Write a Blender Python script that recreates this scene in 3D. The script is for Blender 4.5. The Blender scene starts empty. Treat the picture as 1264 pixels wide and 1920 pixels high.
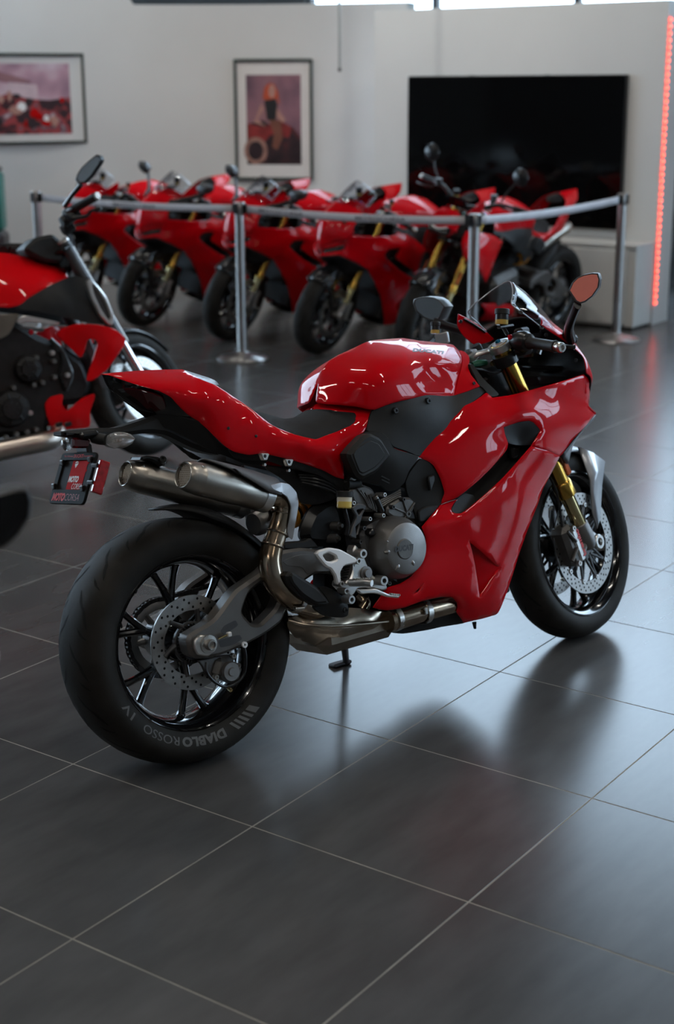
import bpy, bmesh, math, random
import numpy as np
from mathutils import Vector, Matrix
from mathutils.geometry import delaunay_2d_cdt

SC = bpy.context.scene
COL = SC.collection
PI = math.pi
random.seed(7)

# ---------------------------------------------------------------- camera
# solved from the 0.6 m floor tile grid (image taken as 1264 x 1920)
FPX = 2799.66
CAM = np.array([-1.91538, -2.04564, 1.70317])
PIT, ROL, YAW = 0.277182, -0.003725, 0.619271
FW = np.array([math.cos(YAW)*math.cos(PIT), math.sin(YAW)*math.cos(PIT), -math.sin(PIT)])
_r = np.array([math.sin(YAW), -math.cos(YAW), 0.0]); _u = np.cross(_r, FW)
RT = math.cos(ROL)*_r + math.sin(ROL)*_u
UP = -math.sin(ROL)*_r + math.cos(ROL)*_u
cd = bpy.data.cameras.new('camera'); cam = bpy.data.objects.new('camera', cd); COL.objects.link(cam)
cd.sensor_fit = 'VERTICAL'; cd.sensor_height = 36; cd.lens = FPX/1920*36; cd.clip_start = .05
M = Matrix.Identity(4)
for i in range(3):
    M[i][0], M[i][1], M[i][2], M[i][3] = RT[i], UP[i], -FW[i], CAM[i]
cam.matrix_world = M
SC.camera = cam
cd.dof.use_dof = True; cd.dof.focus_distance = 4.0; cd.dof.aperture_fstop = 2.7; cd.dof.aperture_blades = 0

# ---------------------------------------------------------------- world, lights, exposure
wd = bpy.data.worlds.new('sky'); SC.world = wd; wd.use_nodes = True
bg = wd.node_tree.nodes['Background']
bg.inputs[0].default_value = (0.66, 0.83, 1.0, 1); bg.inputs[1].default_value = 9.0
vs = SC.view_settings
vs.view_transform = 'Standard'; vs.look = 'None'; vs.gamma = 1; vs.use_curve_mapping = False
vs.exposure = 0.0
SC.cycles.caustics_reflective = False; SC.cycles.caustics_refractive = False; SC.cycles.sample_clamp_indirect = 4.0

def area_light(name, loc, size, power, color, direction):
    ld = bpy.data.lights.new(name, 'AREA'); ld.shape = 'RECTANGLE'; ld.size, ld.size_y = size
    ld.energy = power; ld.color = color
    o = bpy.data.objects.new(name, ld); COL.objects.link(o); o.location = loc
    o.rotation_euler = Vector(direction).to_track_quat('-Z', 'Y').to_euler()
    return o

# ---------------------------------------------------------------- pixel helpers (a pixel gives a direction; the plane gives the distance)
def ray(x, y):
    return FW + RT*(x-632)/FPX - UP*(y-960)/FPX
def ground(x, y, z=0.0):
    d = ray(x, y); return CAM + d*((z-CAM[2])/d[2])
def on_x(x, y, X):
    d = ray(x, y); return CAM + d*((X-CAM[0])/d[0])

class Frame:
    """a leaned, turned vehicle frame: local x forward, y left, z up"""
    def __init__(s, o, psi, phi):
        s.o = np.array(o, float); s.psi = psi; s.phi = phi
        cp, sp, cf, sf = math.cos(psi), math.sin(psi), math.cos(phi), math.sin(phi)
        s.B = np.array([[cp,-sp,0],[sp,cp,0],[0,0,1]]) @ np.array([[1,0,0],[0,cf,sf],[0,-sf,cf]])
        s.c = s.B.T @ (CAM - s.o)
    def P(s, x, y, c, ax=1):
        d = s.B.T @ ray(x, y); t = (c - s.c[ax])/d[ax]; return s.c + d*t
    def place(s, ob):
        ob.location = s.o
        m = Matrix([list(r) for r in s.B]); ob.rotation_euler = m.to_euler()

CROPS = dict(px=(0,0,1), R1=(780,680,3.611), R2=(690,920,3.611), R3=(570,620,3.611), R4=(180,670,3.95), R5=(440,740,4.862),
             R6=(860,520,4.213), R7=(460,900,5.267), R8=(620,880,5.267), Z3=(80,660,3.16), Z4=(460,620,3.16), Z5=(740,500,3.0095),
             Z6=(440,860,3.0095), Z7=(100,940,2.748), Z8=(840,780,3.16), D=(0,420,3.511), DM=(0,280,5.267))
def cpx(crop, X, Y):
    a, b, s = CROPS[crop]; return a + X/s, b + Y/s

# ---------------------------------------------------------------- materials
MATS = {}
def mat(name, color=(.5,.5,.5), rough=.5, metal=0.0, coat=0.0, bump=0.0, bscale=60.0, vary=0.0, vscale=8.0, emit=None, estr=0.0,
        trans=0.0, ior=1.45, alpha=1.0, spec=.5, rvary=0.0, coatr=.03, col2=None):
    if name in MATS: return MATS[name]
    m = bpy.data.materials.new(name); m.use_nodes = True; nt = m.node_tree; b = nt.nodes['Principled BSDF']
    b.inputs['Base Color'].default_value = (*color, 1); b.inputs['Roughness'].default_value = rough
    b.inputs['Metallic'].default_value = metal; b.inputs['Coat Weight'].default_value = coat
    b.inputs['Coat Roughness'].default_value = coatr; b.inputs['IOR'].default_value = ior
    b.inputs['Specular IOR Level'].default_value = spec
    b.inputs['Transmission Weight'].default_value = trans; b.inputs['Alpha'].default_value = alpha
    if emit: b.inputs['Emission Color'].default_value = (*emit, 1); b.inputs['Emission Strength'].default_value = estr
    tc = nt.nodes.new('ShaderNodeTexCoord')
    if vary or col2:
        n = nt.nodes.new('ShaderNodeTexNoise'); n.inputs['Scale'].default_value = vscale; n.inputs['Detail'].default_value = 5
        nt.links.new(tc.outputs['Object'], n.inputs['Vector'])
        r = nt.nodes.new('ShaderNodeValToRGB'); r.color_ramp.elements[0].position = .35; r.color_ramp.elements[1].position = .65
        c2 = col2 if col2 else tuple(min(1, c*(1+vary)) for c in color)
        c1 = color if col2 else tuple(c*(1-vary) for c in color)
        r.color_ramp.elements[0].color = (*c1, 1); r.color_ramp.elements[1].color = (*c2, 1)
        nt.links.new(n.outputs['Fac'], r.inputs['Fac']); nt.links.new(r.outputs['Color'], b.inputs['Base Color'])
        if rvary:
            mr = nt.nodes.new('ShaderNodeMapRange'); mr.inputs['To Min'].default_value = rough-rvary; mr.inputs['To Max'].default_value = rough+rvary
            nt.links.new(n.outputs['Fac'], mr.inputs['Value']); nt.links.new(mr.outputs['Result'], b.inputs['Roughness'])
    if bump:
        n2 = nt.nodes.new('ShaderNodeTexNoise'); n2.inputs['Scale'].default_value = bscale; n2.inputs['Detail'].default_value = 3
        nt.links.new(tc.outputs['Object'], n2.inputs['Vector'])
        bp = nt.nodes.new('ShaderNodeBump'); bp.inputs['Strength'].default_value = bump; bp.inputs['Distance'].default_value = .002
        nt.links.new(n2.outputs['Fac'], bp.inputs['Height']); nt.links.new(bp.outputs['Normal'], b.inputs['Normal'])
    MATS[name] = m
    return m

RED = mat('red_paint', (.60,.0006,.006), .45, 0, .55, coatr=.02, vary=.03, vscale=3, spec=.04)
REDB = mat('red_paint_bright', (.66,.003,.006), .45, 0, .6, coatr=.03, vary=.03, vscale=3, spec=.04)
BLK = mat('black_plastic', (.017,.017,.017), .5, spec=.3, bump=.25, bscale=900, vary=.1, vscale=20)
BLKS = mat('black_satin', (.010,.010,.011), .30, vary=.1)
GBLK = mat('black_gloss', (.004,.004,.005), .12, 0, .6, vary=.1)
DARK = mat('black_deep', (.004,.004,.004), .7, vary=.1)
RUB = mat('rubber', (.019,.0175,.0155), .66, bump=.2, bscale=500, vary=.25, vscale=12, spec=.25)
GROOVE = mat('groove_rubber', (.003,.003,.003), .9, vary=.1)
SEATM = mat('seat_fabric', (.014,.014,.015), .85, bump=.5, bscale=1500, vary=.15, vscale=30)
WHL = mat('wheel_black', (.004,.004,.005), .16, 0, .8, vary=.1)
ALU = mat('cast_aluminium', (.26,.25,.245), .42, .85, bump=.2, bscale=600, vary=.12, vscale=15)
ALUD = mat('dark_cast_metal', (.13,.125,.12), .45, .7, bump=.3, bscale=500, vary=.15, vscale=15)
SWG = mat('swingarm_grey', (.135,.128,.122), .42, .6, bump=.2, bscale=700, vary=.1)
SIL = mat('silver_alloy', (.62,.61,.59), .3, .9, bump=.1, bscale=500, vary=.08)
SILW = mat('white_alloy', (.86,.86,.86), .38, .3, vary=.05)
STEEL = mat('brushed_steel', (.55,.53,.5), .28, 1, vary=.1, vscale=40, rvary=.06)
TITAN = mat('titanium', (.40,.365,.32), .33, 1, vary=.14, vscale=9, rvary=.06, bump=.06, bscale=300)
PIPE = mat('heat_tinted_pipe', (.46,.37,.28), .2, 1, vscale=14, col2=(.30,.215,.14), rvary=.05)
COLL = mat('collector_steel', (.50,.43,.35), .24, 1, vscale=11, col2=(.27,.215,.16), rvary=.08)
GOLD = mat('gold_anodised', (.55,.33,.07), .25, 1, vary=.1)
GOLDL = mat('fork_nitride', (.62,.50,.26), .12, 1, vary=.1)
ORG = mat('spring_orange', (.75,.30,.02), .35, .1, .4, vary=.08)
DISC = mat('disc_steel', (.36,.345,.33), .36, 1, vary=.08, vscale=60)
GREY = mat('grey_silver_paint', (.36,.37,.39), .38, .4, .5, vary=.04)
SHLD = mat('shield_grey', (.085,.085,.088), .5, vary=.08, bump=.15, bscale=800)
CLEAR = mat('clear_lens', (.9,.9,.9), .08, trans=.75, vary=.05)
AMB = mat('amber_reflector', (.55,.10,.01), .15, coat=1, vary=.35, vscale=90)
RREF = mat('red_reflector', (.35,.008,.012), .12, coat=1, vary=.3, vscale=90)
RLENS = mat('smoked_red_lens', (.045,.003,.005), .08, coat=1, vary=.4, vscale=25)
FLUID = mat('brake_fluid', (.62,.45,.10), .15, coat=.6, vary=.15)
FLUIDW = mat('reservoir_plastic', (.72,.66,.52), .3, coat=.4, vary=.08)
MIRR = mat('mirror_glass', (.85,.86,.88), .01, 1, vary=.01)
GUN = mat('gunmetal', (.075,.075,.078), .4, .5, vary=.1)
BLUE = mat('blue_anodised', (.02,.35,.6), .2, .8, vary=.1)
REDA = mat('red_anodised', (.45,.01,.02), .3, .6, vary=.1)
TXTG = mat('tyre_print', (.13,.13,.13), .7, vary=.1, spec=.2)
TXTD = mat('dark_print', (.03,.004,.005), .4, vary=.1)
TXTR = mat('red_print', (.55,.02,.02), .5, spec=.12, vary=.05)
WHT = mat('white_print', (.8,.8,.8), .5, spec=.12, vary=.02)
PLATER = mat('plate_red', (.46,.006,.006), .6, spec=.03, vary=.04)
CHROME = mat('chrome', (.75,.75,.75), .1, 1, vary=.03)

def glass(name, tint=(1,1,1), gloss=.5, rough=.02, fres=1.45):
    m = bpy.data.materials.new(name); m.use_nodes = True; nt = m.node_tree; nt.nodes.clear()
    o = nt.nodes.new('ShaderNodeOutputMaterial'); t = nt.nodes.new('ShaderNodeBsdfTransparent'); t.inputs[0].default_value = (*tint, 1)
    g = nt.nodes.new('ShaderNodeBsdfGlossy'); g.inputs['Roughness'].default_value = rough
    lw = nt.nodes.new('ShaderNodeLayerWeight'); lw.inputs[0].default_value = .5
    pw = nt.nodes.new('ShaderNodeMath'); pw.operation = 'POWER'; pw.inputs[1].default_value = 4.0; nt.links.new(lw.outputs['Facing'], pw.inputs[0])
    f = nt.nodes.new('ShaderNodeMath'); f.operation = 'MULTIPLY_ADD'; f.inputs[1].default_value = gloss; f.inputs[2].default_value = .03; nt.links.new(pw.outputs[0], f.inputs[0])
    x = nt.nodes.new('ShaderNodeMixShader')
    nt.links.new(f.outputs[0], x.inputs[0]); nt.links.new(t.outputs[0], x.inputs[1]); nt.links.new(g.outputs[0], x.inputs[2]); nt.links.new(x.outputs[0], o.inputs[0])
    return m
SCREEN = glass('windscreen_acrylic', (.84,.85,.87), .45)
WINGL = glass('window_glass', (.92,.95,.97))

# ---------------------------------------------------------------- mesh helpers
def link(name, me, m, parent=None, smooth=True, angle=35):
    if m is not None and not me.materials: me.materials.append(m)
    if smooth and len(me.polygons):
        me.polygons.foreach_set('use_smooth', [True]*len(me.polygons))
        me.set_sharp_from_angle(angle=math.radians(angle))
    o = bpy.data.objects.new(name, me); COL.objects.link(o); o.parent = parent
    return o
def mesh(name, V, Fc):
    me = bpy.data.meshes.new(name); me.from_pydata([tuple(map(float, v)) for v in V], [], Fc); me.update(); return me
def ob(name, V, Fc, m, parent=None, smooth=True, angle=35):
    return link(name, mesh(name, V, Fc), m, parent, smooth, angle)
def tag(o, label, cat, group=None, kind=None):
    if label: o['label'] = label
    if cat: o['category'] = cat
    if group: o['group'] = group
    if kind: o['kind'] = kind
    return o
def empty(name, loc=(0,0,0), rz=0):
    o = bpy.data.objects.new(name, None); COL.objects.link(o); o.location = loc; o.rotation_euler = (0,0,rz); o.empty_display_size = .1
    return o
def copy_tree(o, parent=None):
    c = o.copy(); COL.objects.link(c); c.parent = parent
    for ch in list(o.children): copy_tree(ch, c)
    return c
class MB:
    """collects pieces of ONE part into one mesh"""
    def __init__(s): s.V = []; s.F = []
    def add(s, VF):
        V, Fc = VF; k = len(s.V); s.V += [tuple(v) for v in V]; s.F += [tuple(i+k for i in f) for f in Fc]; return s
    def build(s, name, m, parent=None, smooth=True, angle=35, mx=None):
        V = s.V
        if mx is not None: V = [tuple(mx @ Vector(v)) for v in V]
        return ob(name, V, s.F, m, parent, smooth, angle)
def box(c, d, rot=None, bev=.0):
    V = []; h = [x/2 for x in d]
    if bev:
        b = min(bev, min(h)*.9)
        for sx in (-1,1):
            for sy in (-1,1):
                for sz in (-1,1):
                    V += [(sx*(h[0]-b), sy*(h[1]-b), sz*h[2]), (sx*(h[0]-b), sy*h[1], sz*(h[2]-b)), (sx*h[0], sy*(h[1]-b), sz*(h[2]-b))]
        bm = bmesh.new(); vv = [bm.verts.new(v) for v in V]; bmesh.ops.convex_hull(bm, input=vv)
        bm.verts.index_update(); V = [v.co.copy() for v in bm.verts]; Fc = [tuple(v.index for v in f.verts) for f in bm.faces]; bm.free()
    else:
        V = [Vector((sx*h[0], sy*h[1], sz*h[2])) for sx in (-1,1) for sy in (-1,1) for sz in (-1,1)]
        Fc = [(0,1,3,2),(4,6,7,5),(0,4,5,1),(2,3,7,6),(0,2,6,4),(1,5,7,3)]
    R = rot if rot is not None else Matrix.Identity(3)
    return [tuple(R @ Vector(v) + Vector(c)) for v in V], Fc
def frame_of(d):
    d = Vector(d).normalized(); a = Vector((0,0,1)) if abs(d.z) < .9 else Vector((1,0,0))
    u = a.cross(d).normalized(); return u, d.cross(u), d
def lathe(prof, c, d, seg=32, a0=0, a1=2*PI):
    """prof: (radius, height along d)"""
    u, v, w = frame_of(d); c = Vector(c); V = []; Fc = []; full = abs(a1-a0-2*PI) < 1e-6
    n = seg if full else seg+1; k = len(prof)
    for i in range(n):
        t = a0 + (a1-a0)*i/seg; e = u*math.cos(t) + v*math.sin(t)
        for r, h in prof: V.append(tuple(c + e*r + w*h))
    for i in range(seg):
        j = (i+1) % n
        for q in range(k-1): Fc.append((i*k+q, j*k+q, j*k+q+1, i*k+q+1))
    return V, Fc
def catmull(pts, n):
    pts = [np.array(p, float) for p in pts]; out = []
    if len(pts) == 2: return [pts[0]+(pts[1]-pts[0])*i/n for i in range(n+1)]
    e = [2*pts[0]-pts[1]] + pts + [2*pts[-1]-pts[-2]]
    for i in range(1, len(e)-2):
        for j in range(n):
            t = j/n; a, b, c, d = e[i-1], e[i], e[i+1], e[i+2]
            out.append(.5*((2*b) + (-a+c)*t + (2*a-5*b+4*c-d)*t*t + (-a+3*b-3*c+d)*t**3))
    out.append(pts[-1]); return out
def tube(pts, seg=12, n=6, cap=True, flat=None):
    """pts: (x,y,z,r); flat=(vector, factor) squashes the section along a vector"""
    C = catmull([list(p) for p in pts], n); V = []; Fc = []
    T = []
    for i in range(len(C)):
        a = C[max(0,i-1)][:3]; b = C[min(len(C)-1,i+1)][:3]; T.append(Vector(b-a).normalized())
    u = frame_of(T[0])[0]
    for i, c in enumerate(C):
        u = (u - T[i]*u.dot(T[i])).normalized(); v = T[i].cross(u)
        for k in range(seg):
            t = 2*PI*k/seg; e = u*math.cos(t) + v*math.sin(t)
            if flat: fv = Vector(flat[0]); e = e - fv*(e.dot(fv)*(1-flat[1]))
            V.append(tuple(Vector(c[:3]) + e*c[3]))
    m = len(C)
    for i in range(m-1):
        for k in range(seg): Fc.append((i*seg+k, i*seg+(k+1)%seg, (i+1)*seg+(k+1)%seg, (i+1)*seg+k))
    if cap: Fc += [tuple(range(seg))[::-1], tuple((m-1)*seg+k for k in range(seg))]
    return V, Fc
def cyl(a, b, r, r2=None, seg=20, bev=.0):
    a, b = Vector(a), Vector(b); L = (b-a).length; r2 = r if r2 is None else r2; e = min(bev, r*.5, L*.4)
    p = [(0,0),(r-e,0),(r,e),(r2,L-e),(r2-e,L),(0,L)] if e else [(0,0),(r,0),(r2,L),(0,L)]
    return lathe(p, a, b-a, seg)
def bolt(c, d, r, h=.006, hexr=.5):
    return lathe([(0,h*.45),(r*hexr,h*.45),(r*hexr,h),(r*.85,h),(r,h*.8),(r,0)], c, d, 14)
def loft(rows, closed=False, capends=False):
    n = len(rows[0]); V = [tuple(p) for r in rows for p in r]; Fc = []
    for i in range(len(rows)-1):
        for k in range(n if closed else n-1): Fc.append((i*n+k, i*n+(k+1)%n, (i+1)*n+(k+1)%n, (i+1)*n+k))
    if capends: Fc += [tuple(range(n))[::-1], tuple((len(rows)-1)*n+k for k in range(n))]
    return V, Fc
def smooth_rows(rows, n, m):
    """catmull-rom refine a control grid in both directions"""
    R = [catmull(r, m) for r in rows]
    cols = [catmull([r[k] for r in R], n) for k in range(len(R[0]))]
    return [[cols[k][i] for k in range(len(cols))] for i in range(len(cols[0]))]
def subsurf(o, lv=2):
    m = o.modifiers.new('sub', 'SUBSURF'); m.levels = lv; m.render_levels = lv; return o
def solidify(o, t, off=-1):
    m = o.modifiers.new('sol', 'SOLIDIFY'); m.thickness = t; m.offset = off; return o

def inside(P2, poly):
    x, y = P2[:,0], P2[:,1]; r = np.zeros(len(P2), bool); n = len(poly)
    for i in range(n):
        x1, y1 = poly[i]; x2, y2 = poly[(i+1) % n]
        if y1 == y2: continue
        c = ((y1 > y) != (y2 > y)) & (x < (x2-x1)*(y-y1)/(y2-y1) + x1); r ^= c
    return r
def chaikin(pts, it):
    """pts (x,y,c,corner)"""
    for k_ in range(it):
        w = .14 if k_ == 0 else .25
        q = []; n = len(pts)
        for i in range(n):
            a, b, c = pts[i-1], pts[i], pts[(i+1) % n]
            if b[3]: q.append(b)
            else:
                q.append(tuple(w*a[k]+(1-w)*b[k] for k in range(3)) + (0,)); q.append(tuple((1-w)*b[k]+w*c[k] for k in range(3)) + (0,))
        pts = q
    return pts
def dens(P2, step):
    out = []
    for i in range(len(P2)):
        a, b = np.array(P2[i]), np.array(P2[(i+1) % len(P2)]); k = max(1, int(math.ceil(np.linalg.norm(b-a)/step)))
        for j in range(k): out.append(a+(b-a)*j/k)
    return np.array(out)
def tps(X, v, reg=0.0):
    X = np.array(X)/100.0; n = len(X); d = np.linalg.norm(X[:,None]-X[None], axis=2)
    K = np.where(d > 1e-9, d*d*np.log(np.maximum(d, 1e-9)), 0) + reg*np.eye(n)
    A = np.zeros((n+3, n+3)); A[:n,:n] = K; A[:n,n] = 1; A[:n,n+1:] = X; A[n,:n] = 1; A[n+1:,:n] = X.T
    w = np.linalg.lstsq(A, np.concatenate([v, [0,0,0]]), rcond=None)[0]
    def f(Q):
        Q = np.atleast_2d(np.array(Q, float))/100.0; d = np.linalg.norm(Q[:,None]-X[None], axis=2)
        return np.where(d > 1e-9, d*d*np.log(np.maximum(d, 1e-9)), 0) @ w[:n] + w[n] + Q @ w[n+1:]
    return f
def fill2d(loops, step):
    """triangulate outline (first loop) minus holes with an inner grid; returns 2d points, triangles, loops' index lists"""
    loops = [dens(l, step) for l in loops]; ids = []; pts = []
    for l in loops: ids.append(list(range(len(pts), len(pts)+len(l)))); pts += list(l)
    lo, hi = loops[0].min(0), loops[0].max(0)
    gx = np.arange(lo[0]+step*.5, hi[0], step); gy = np.arange(lo[1]+step*.5, hi[1], step*.87)
    G = np.array([(x+(step*.5 if j % 2 else 0), y) for j, y in enumerate(gy) for x in gx]) if len(gx) and len(gy) else np.zeros((0,2))
    if len(G):
        k = inside(G, loops[0])
        for h in loops[1:]: k &= ~inside(G, h)
        G = G[k]
        if len(G):
            B = np.array(pts); dm = np.sqrt(((G[:,None]-B[None])**2).sum(2)).min(1); G = G[dm > step*.55]
    al = np.array(pts + list(G)) if len(G) else np.array(pts)
    E = [(i[k], i[(k+1) % len(i)]) for i in ids for k in range(len(i))]
    v, e, f, ov, oe, of = delaunay_2d_cdt([Vector((float(p[0]), float(p[1]))) for p in al], E, [], 0, 1e-5)
    Q = np.array([(p.x, p.y) for p in v]); cen = np.array([Q[list(t)].mean(0) for t in f])
    k = inside(cen, loops[0])
    for h in loops[1:]: k &= ~inside(cen, h)
    return Q, [tuple(f[i]) for i in range(len(f)) if k[i]]

def skin(V, T, view, thick, lip, skip=None):
    """give a triangulated sheet a rounded rim and a back; view = point the front faces"""
    V = np.array(V, float); T = np.array(T)
    fn = np.cross(V[T[:,1]]-V[T[:,0]], V[T[:,2]]-V[T[:,0]])
    if ((view - V[T].mean(1))*fn).sum() < 0: T = T[:, ::-1]; fn = -fn
    N = np.zeros_like(V); [np.add.at(N, T[:,i], fn) for i in range(3)]; N /= np.maximum(np.linalg.norm(N, axis=1)[:,None], 1e-12)
    cnt = {}
    for t in T:
        for a, b in ((t[0],t[1]),(t[1],t[2]),(t[2],t[0])): cnt[(a,b)] = cnt.get((a,b), 0)+1
    bd = [(a,b) for (a,b) in cnt if (b,a) not in cnt]
    out = {}
    for a, b in bd:
        o = np.cross(V[b]-V[a], (N[a]+N[b])*.5)
        for i in (a, b): out[i] = out.get(i, 0) + o
    n = len(V); F = [tuple(t) for t in T] + [tuple(int(i)+n for i in t[::-1]) for t in T]
    Vx = list(V) + list(V - N*thick); mid = {}
    for i, o in out.items():
        o = o/max(np.linalg.norm(o), 1e-12); mid[i] = len(Vx); Vx.append(V[i] + o*lip - N[i]*min(thick*.5, lip*1.5))
        mid[(i,1)] = len(Vx); Vx.append(V[i] + o*lip - N[i]*max(thick*.5, thick-lip*1.5))
    for a, b in bd:
        if skip is not None and skip(V[a]) and skip(V[b]): continue
        for p, q, r, s in ((b, a, mid[a], mid[b]), (mid[b], mid[a], mid[(a,1)], mid[(b,1)]), (mid[(b,1)], mid[(a,1)], a+n, b+n)): F.append((int(p),int(q),int(r),int(s)))
    return Vx, F

class Bike:
    """holds a frame and makes parts whose outline was read off the photograph at a known depth (local y)"""
    def __init__(s, fr, root): s.f = fr; s.root = root; s.P = fr.P
    def pt(s, crop, X, Y, c, ax=1): return s.P(*cpx(crop, X, Y), c, ax)
    def field(s, crop, pts, reg=0.0):
        q = [cpx(crop, p[0], p[1]) for p in pts]; return tps(q, np.array([p[2] for p in pts]), reg)
    def panel(s, name, crop, outline, m, ctrl=(), parent=None, thick=.006, step=7, lip=.0015, it=2, mirror=False, holes=(), centre=False, reg=.04, ret=False, angle=50):
        pts = [cpx(crop, p[0], p[1]) + (p[2], p[3] if len(p) > 3 else 0) for p in outline]
        cc = [cpx(crop, p[0], p[1]) + (p[2],) for p in ctrl]
        allp = {}
        for p in [q[:3] for q in pts] + cc: allp[(round(p[0],1), round(p[1],1))] = p[2]
        f = tps(list(allp.keys()), np.array(list(allp.values())), reg)
        po = chaikin(pts, it); loop = [p[:2] for p in po]
        hl = []
        for h in holes:
            hp = [cpx(crop, p[0], p[1]) + (0, p[2] if len(p) > 2 else 0) for p in h]; hl.append([p[:2] for p in chaikin(hp, it)])
        Q, T = fill2d([loop]+hl, step); y = f(Q)
        if centre:
            y = np.minimum(y, 0); L3 = np.array([p[:3] for p in po])
            for i in range(len(L3)):
                a, c = L3[i], L3[(i+1) % len(L3)]
                if a[2] > -.0012 and c[2] > -.0012:
                    ab = c[:2]-a[:2]; t = np.clip(((Q-a[:2])@ab)/max(ab@ab, 1e-9), 0, 1); dd = np.linalg.norm(Q-(a[:2]+t[:,None]*ab), axis=1); y = np.where(dd < .05, 0, y)
        V = np.array([s.P(q[0], q[1], c) for q, c in zip(Q, y)])
        Vx, F = skin(V, T, s.f.c, thick, lip, (lambda v: abs(v[1]) < 1e-5) if centre else None)
        par = parent if parent is not None else s.root
        if centre:
            n = len(Vx); Vm = [(v[0], -v[1], v[2]) for v in Vx]
            me = mesh(name, list(Vx)+Vm, F + [tuple(i+n for i in q[::-1]) for q in F])
            bm = bmesh.new(); bm.from_mesh(me); bmesh.ops.remove_doubles(bm, verts=bm.verts, dist=2e-5); bm.to_mesh(me); bm.free()
            o = link(name, me, m, par, True, angle)
        else:
            o = ob(name, Vx, F, m, par, True, angle)
            if mirror:
                ob(name, [(v[0], -v[1], v[2]) for v in Vx], [q[::-1] for q in F], m, par, True, angle)
        return (o, f) if ret else o
    def slab(s, name, crop, outline, y0, y1, m, parent=None, bev=.002, it=1, mirror=False, holes=(), step=25, yf=None, ax=1):
        """flat plate: outline at outer depth y0, extruded to y1"""
        par = parent if parent is not None else s.root
        def cv(pl):
            q = [cpx(crop, p[0], p[1]) + (0, p[2] if len(p) > 2 else 0) for p in pl]
            L = [s.P(p[0], p[1], y0, ax) for p in chaikin(q, it)]
            return np.array([(l[0], l[2]) if ax == 1 else (l[1], l[2]) for l in L])
        loops = [cv(outline)] + [cv(h) for h in holes]
        V, F = extrude(loops, y0, y1, bev, ax)
        o = ob(name, V, F, m, par, True, 30)
        if mirror: ob(name, [(v[0], -v[1], v[2]) for v in V], [q[::-1] for q in F], m, par, True, 30)
        return o
    def tub(s, name, crop, pts, m, parent=None, seg=12, n=6, cap=True):
        V, F = tube([(*s.pt(crop, p[0], p[1], p[2]), p[3]) for p in pts], seg, n, cap)
        return ob(name, V, F, m, parent if parent is not None else s.root, True, 40)
def area2(L):
    x, y = L[:,0], L[:,1]; return .5*np.sum(x*np.roll(y,-1)-np.roll(x,-1)*y)
def offset_in(L, b, hole=False):
    if area2(L) < 0: L = L[::-1]
    d = np.roll(L,-1,0)-L; d /= np.maximum(np.linalg.norm(d,axis=1)[:,None],1e-9); nr = np.stack([-d[:,1], d[:,0]],1)
    m = nr + np.roll(nr,1,0); ln = np.maximum((m*nr).sum(1), .35)
    o = m/ln[:,None]*b
    return L, (L - o if hole else L + o)
def extrude(loops, y0, y1, bev, ax=1):
    sg = 1 if y1 > y0 else -1; b = min(bev, abs(y1-y0)*.45)
    outs, ins = [], []
    for i, l in enumerate(loops):
        a, c = offset_in(np.array(l), b, i > 0); outs.append(a); ins.append(c)
    def v3(p, y): return (p[0], y, p[1]) if ax == 1 else (y, p[0], p[1])
    Q, T = fill2d(ins, 1e9)
    V = [v3(p, y0) for p in Q] + [v3(p, y1) for p in Q]; n = len(Q)
    F = [tuple(t) for t in T] + [tuple(i+n for i in t[::-1]) for t in T]
    for l, c in zip(outs, ins):
        k = len(l); s0 = len(V)
        V += [v3(p, y0) for p in c] + [v3(p, y0+sg*b) for p in l] + [v3(p, y1-sg*b) for p in l] + [v3(p, y1) for p in c]
        for r in range(3):
            for i in range(k): F.append((s0+r*k+i, s0+r*k+(i+1) % k, s0+(r+1)*k+(i+1) % k, s0+(r+1)*k+i))
    me = mesh('tmp', V, F); bm = bmesh.new(); bm.from_mesh(me); bmesh.ops.remove_doubles(bm, verts=bm.verts, dist=1e-6)
    bmesh.ops.recalc_face_normals(bm, faces=bm.faces); bm.verts.index_update()
    V = [tuple(v.co) for v in bm.verts]; F = [tuple(v.index for v in f.verts) for f in bm.faces]; bm.free(); bpy.data.meshes.remove(me)
    return V, F
_txt = {}
def text2d(s, bold=0.0, shear=0.0, space=1.0):
    """string -> flat 2d mesh, height of capitals ~1, origin left baseline; returns verts, faces, width"""
    k = (s, bold, shear, space)
    if k in _txt: return _txt[k]
    cu = bpy.data.curves.new('t', 'FONT'); cu.body = s; cu.offset = bold; cu.shear = shear; cu.space_character = space; cu.resolution_u = 3
    o = bpy.data.objects.new('t', cu); COL.objects.link(o); dg = bpy.context.evaluated_depsgraph_get()
    me = bpy.data.meshes.new_from_object(o.evaluated_get(dg)); V = np.array([tuple(v.co)[:2] for v in me.vertices]); F = [tuple(p.vertices) for p in me.polygons]
    bpy.data.objects.remove(o); bpy.data.curves.remove(cu); bpy.data.meshes.remove(me)
    V = V/0.69; V[:,0] -= V[:,0].min(); w = V[:,0].max()
    _txt[k] = (V, F, w); return _txt[k]
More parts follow.
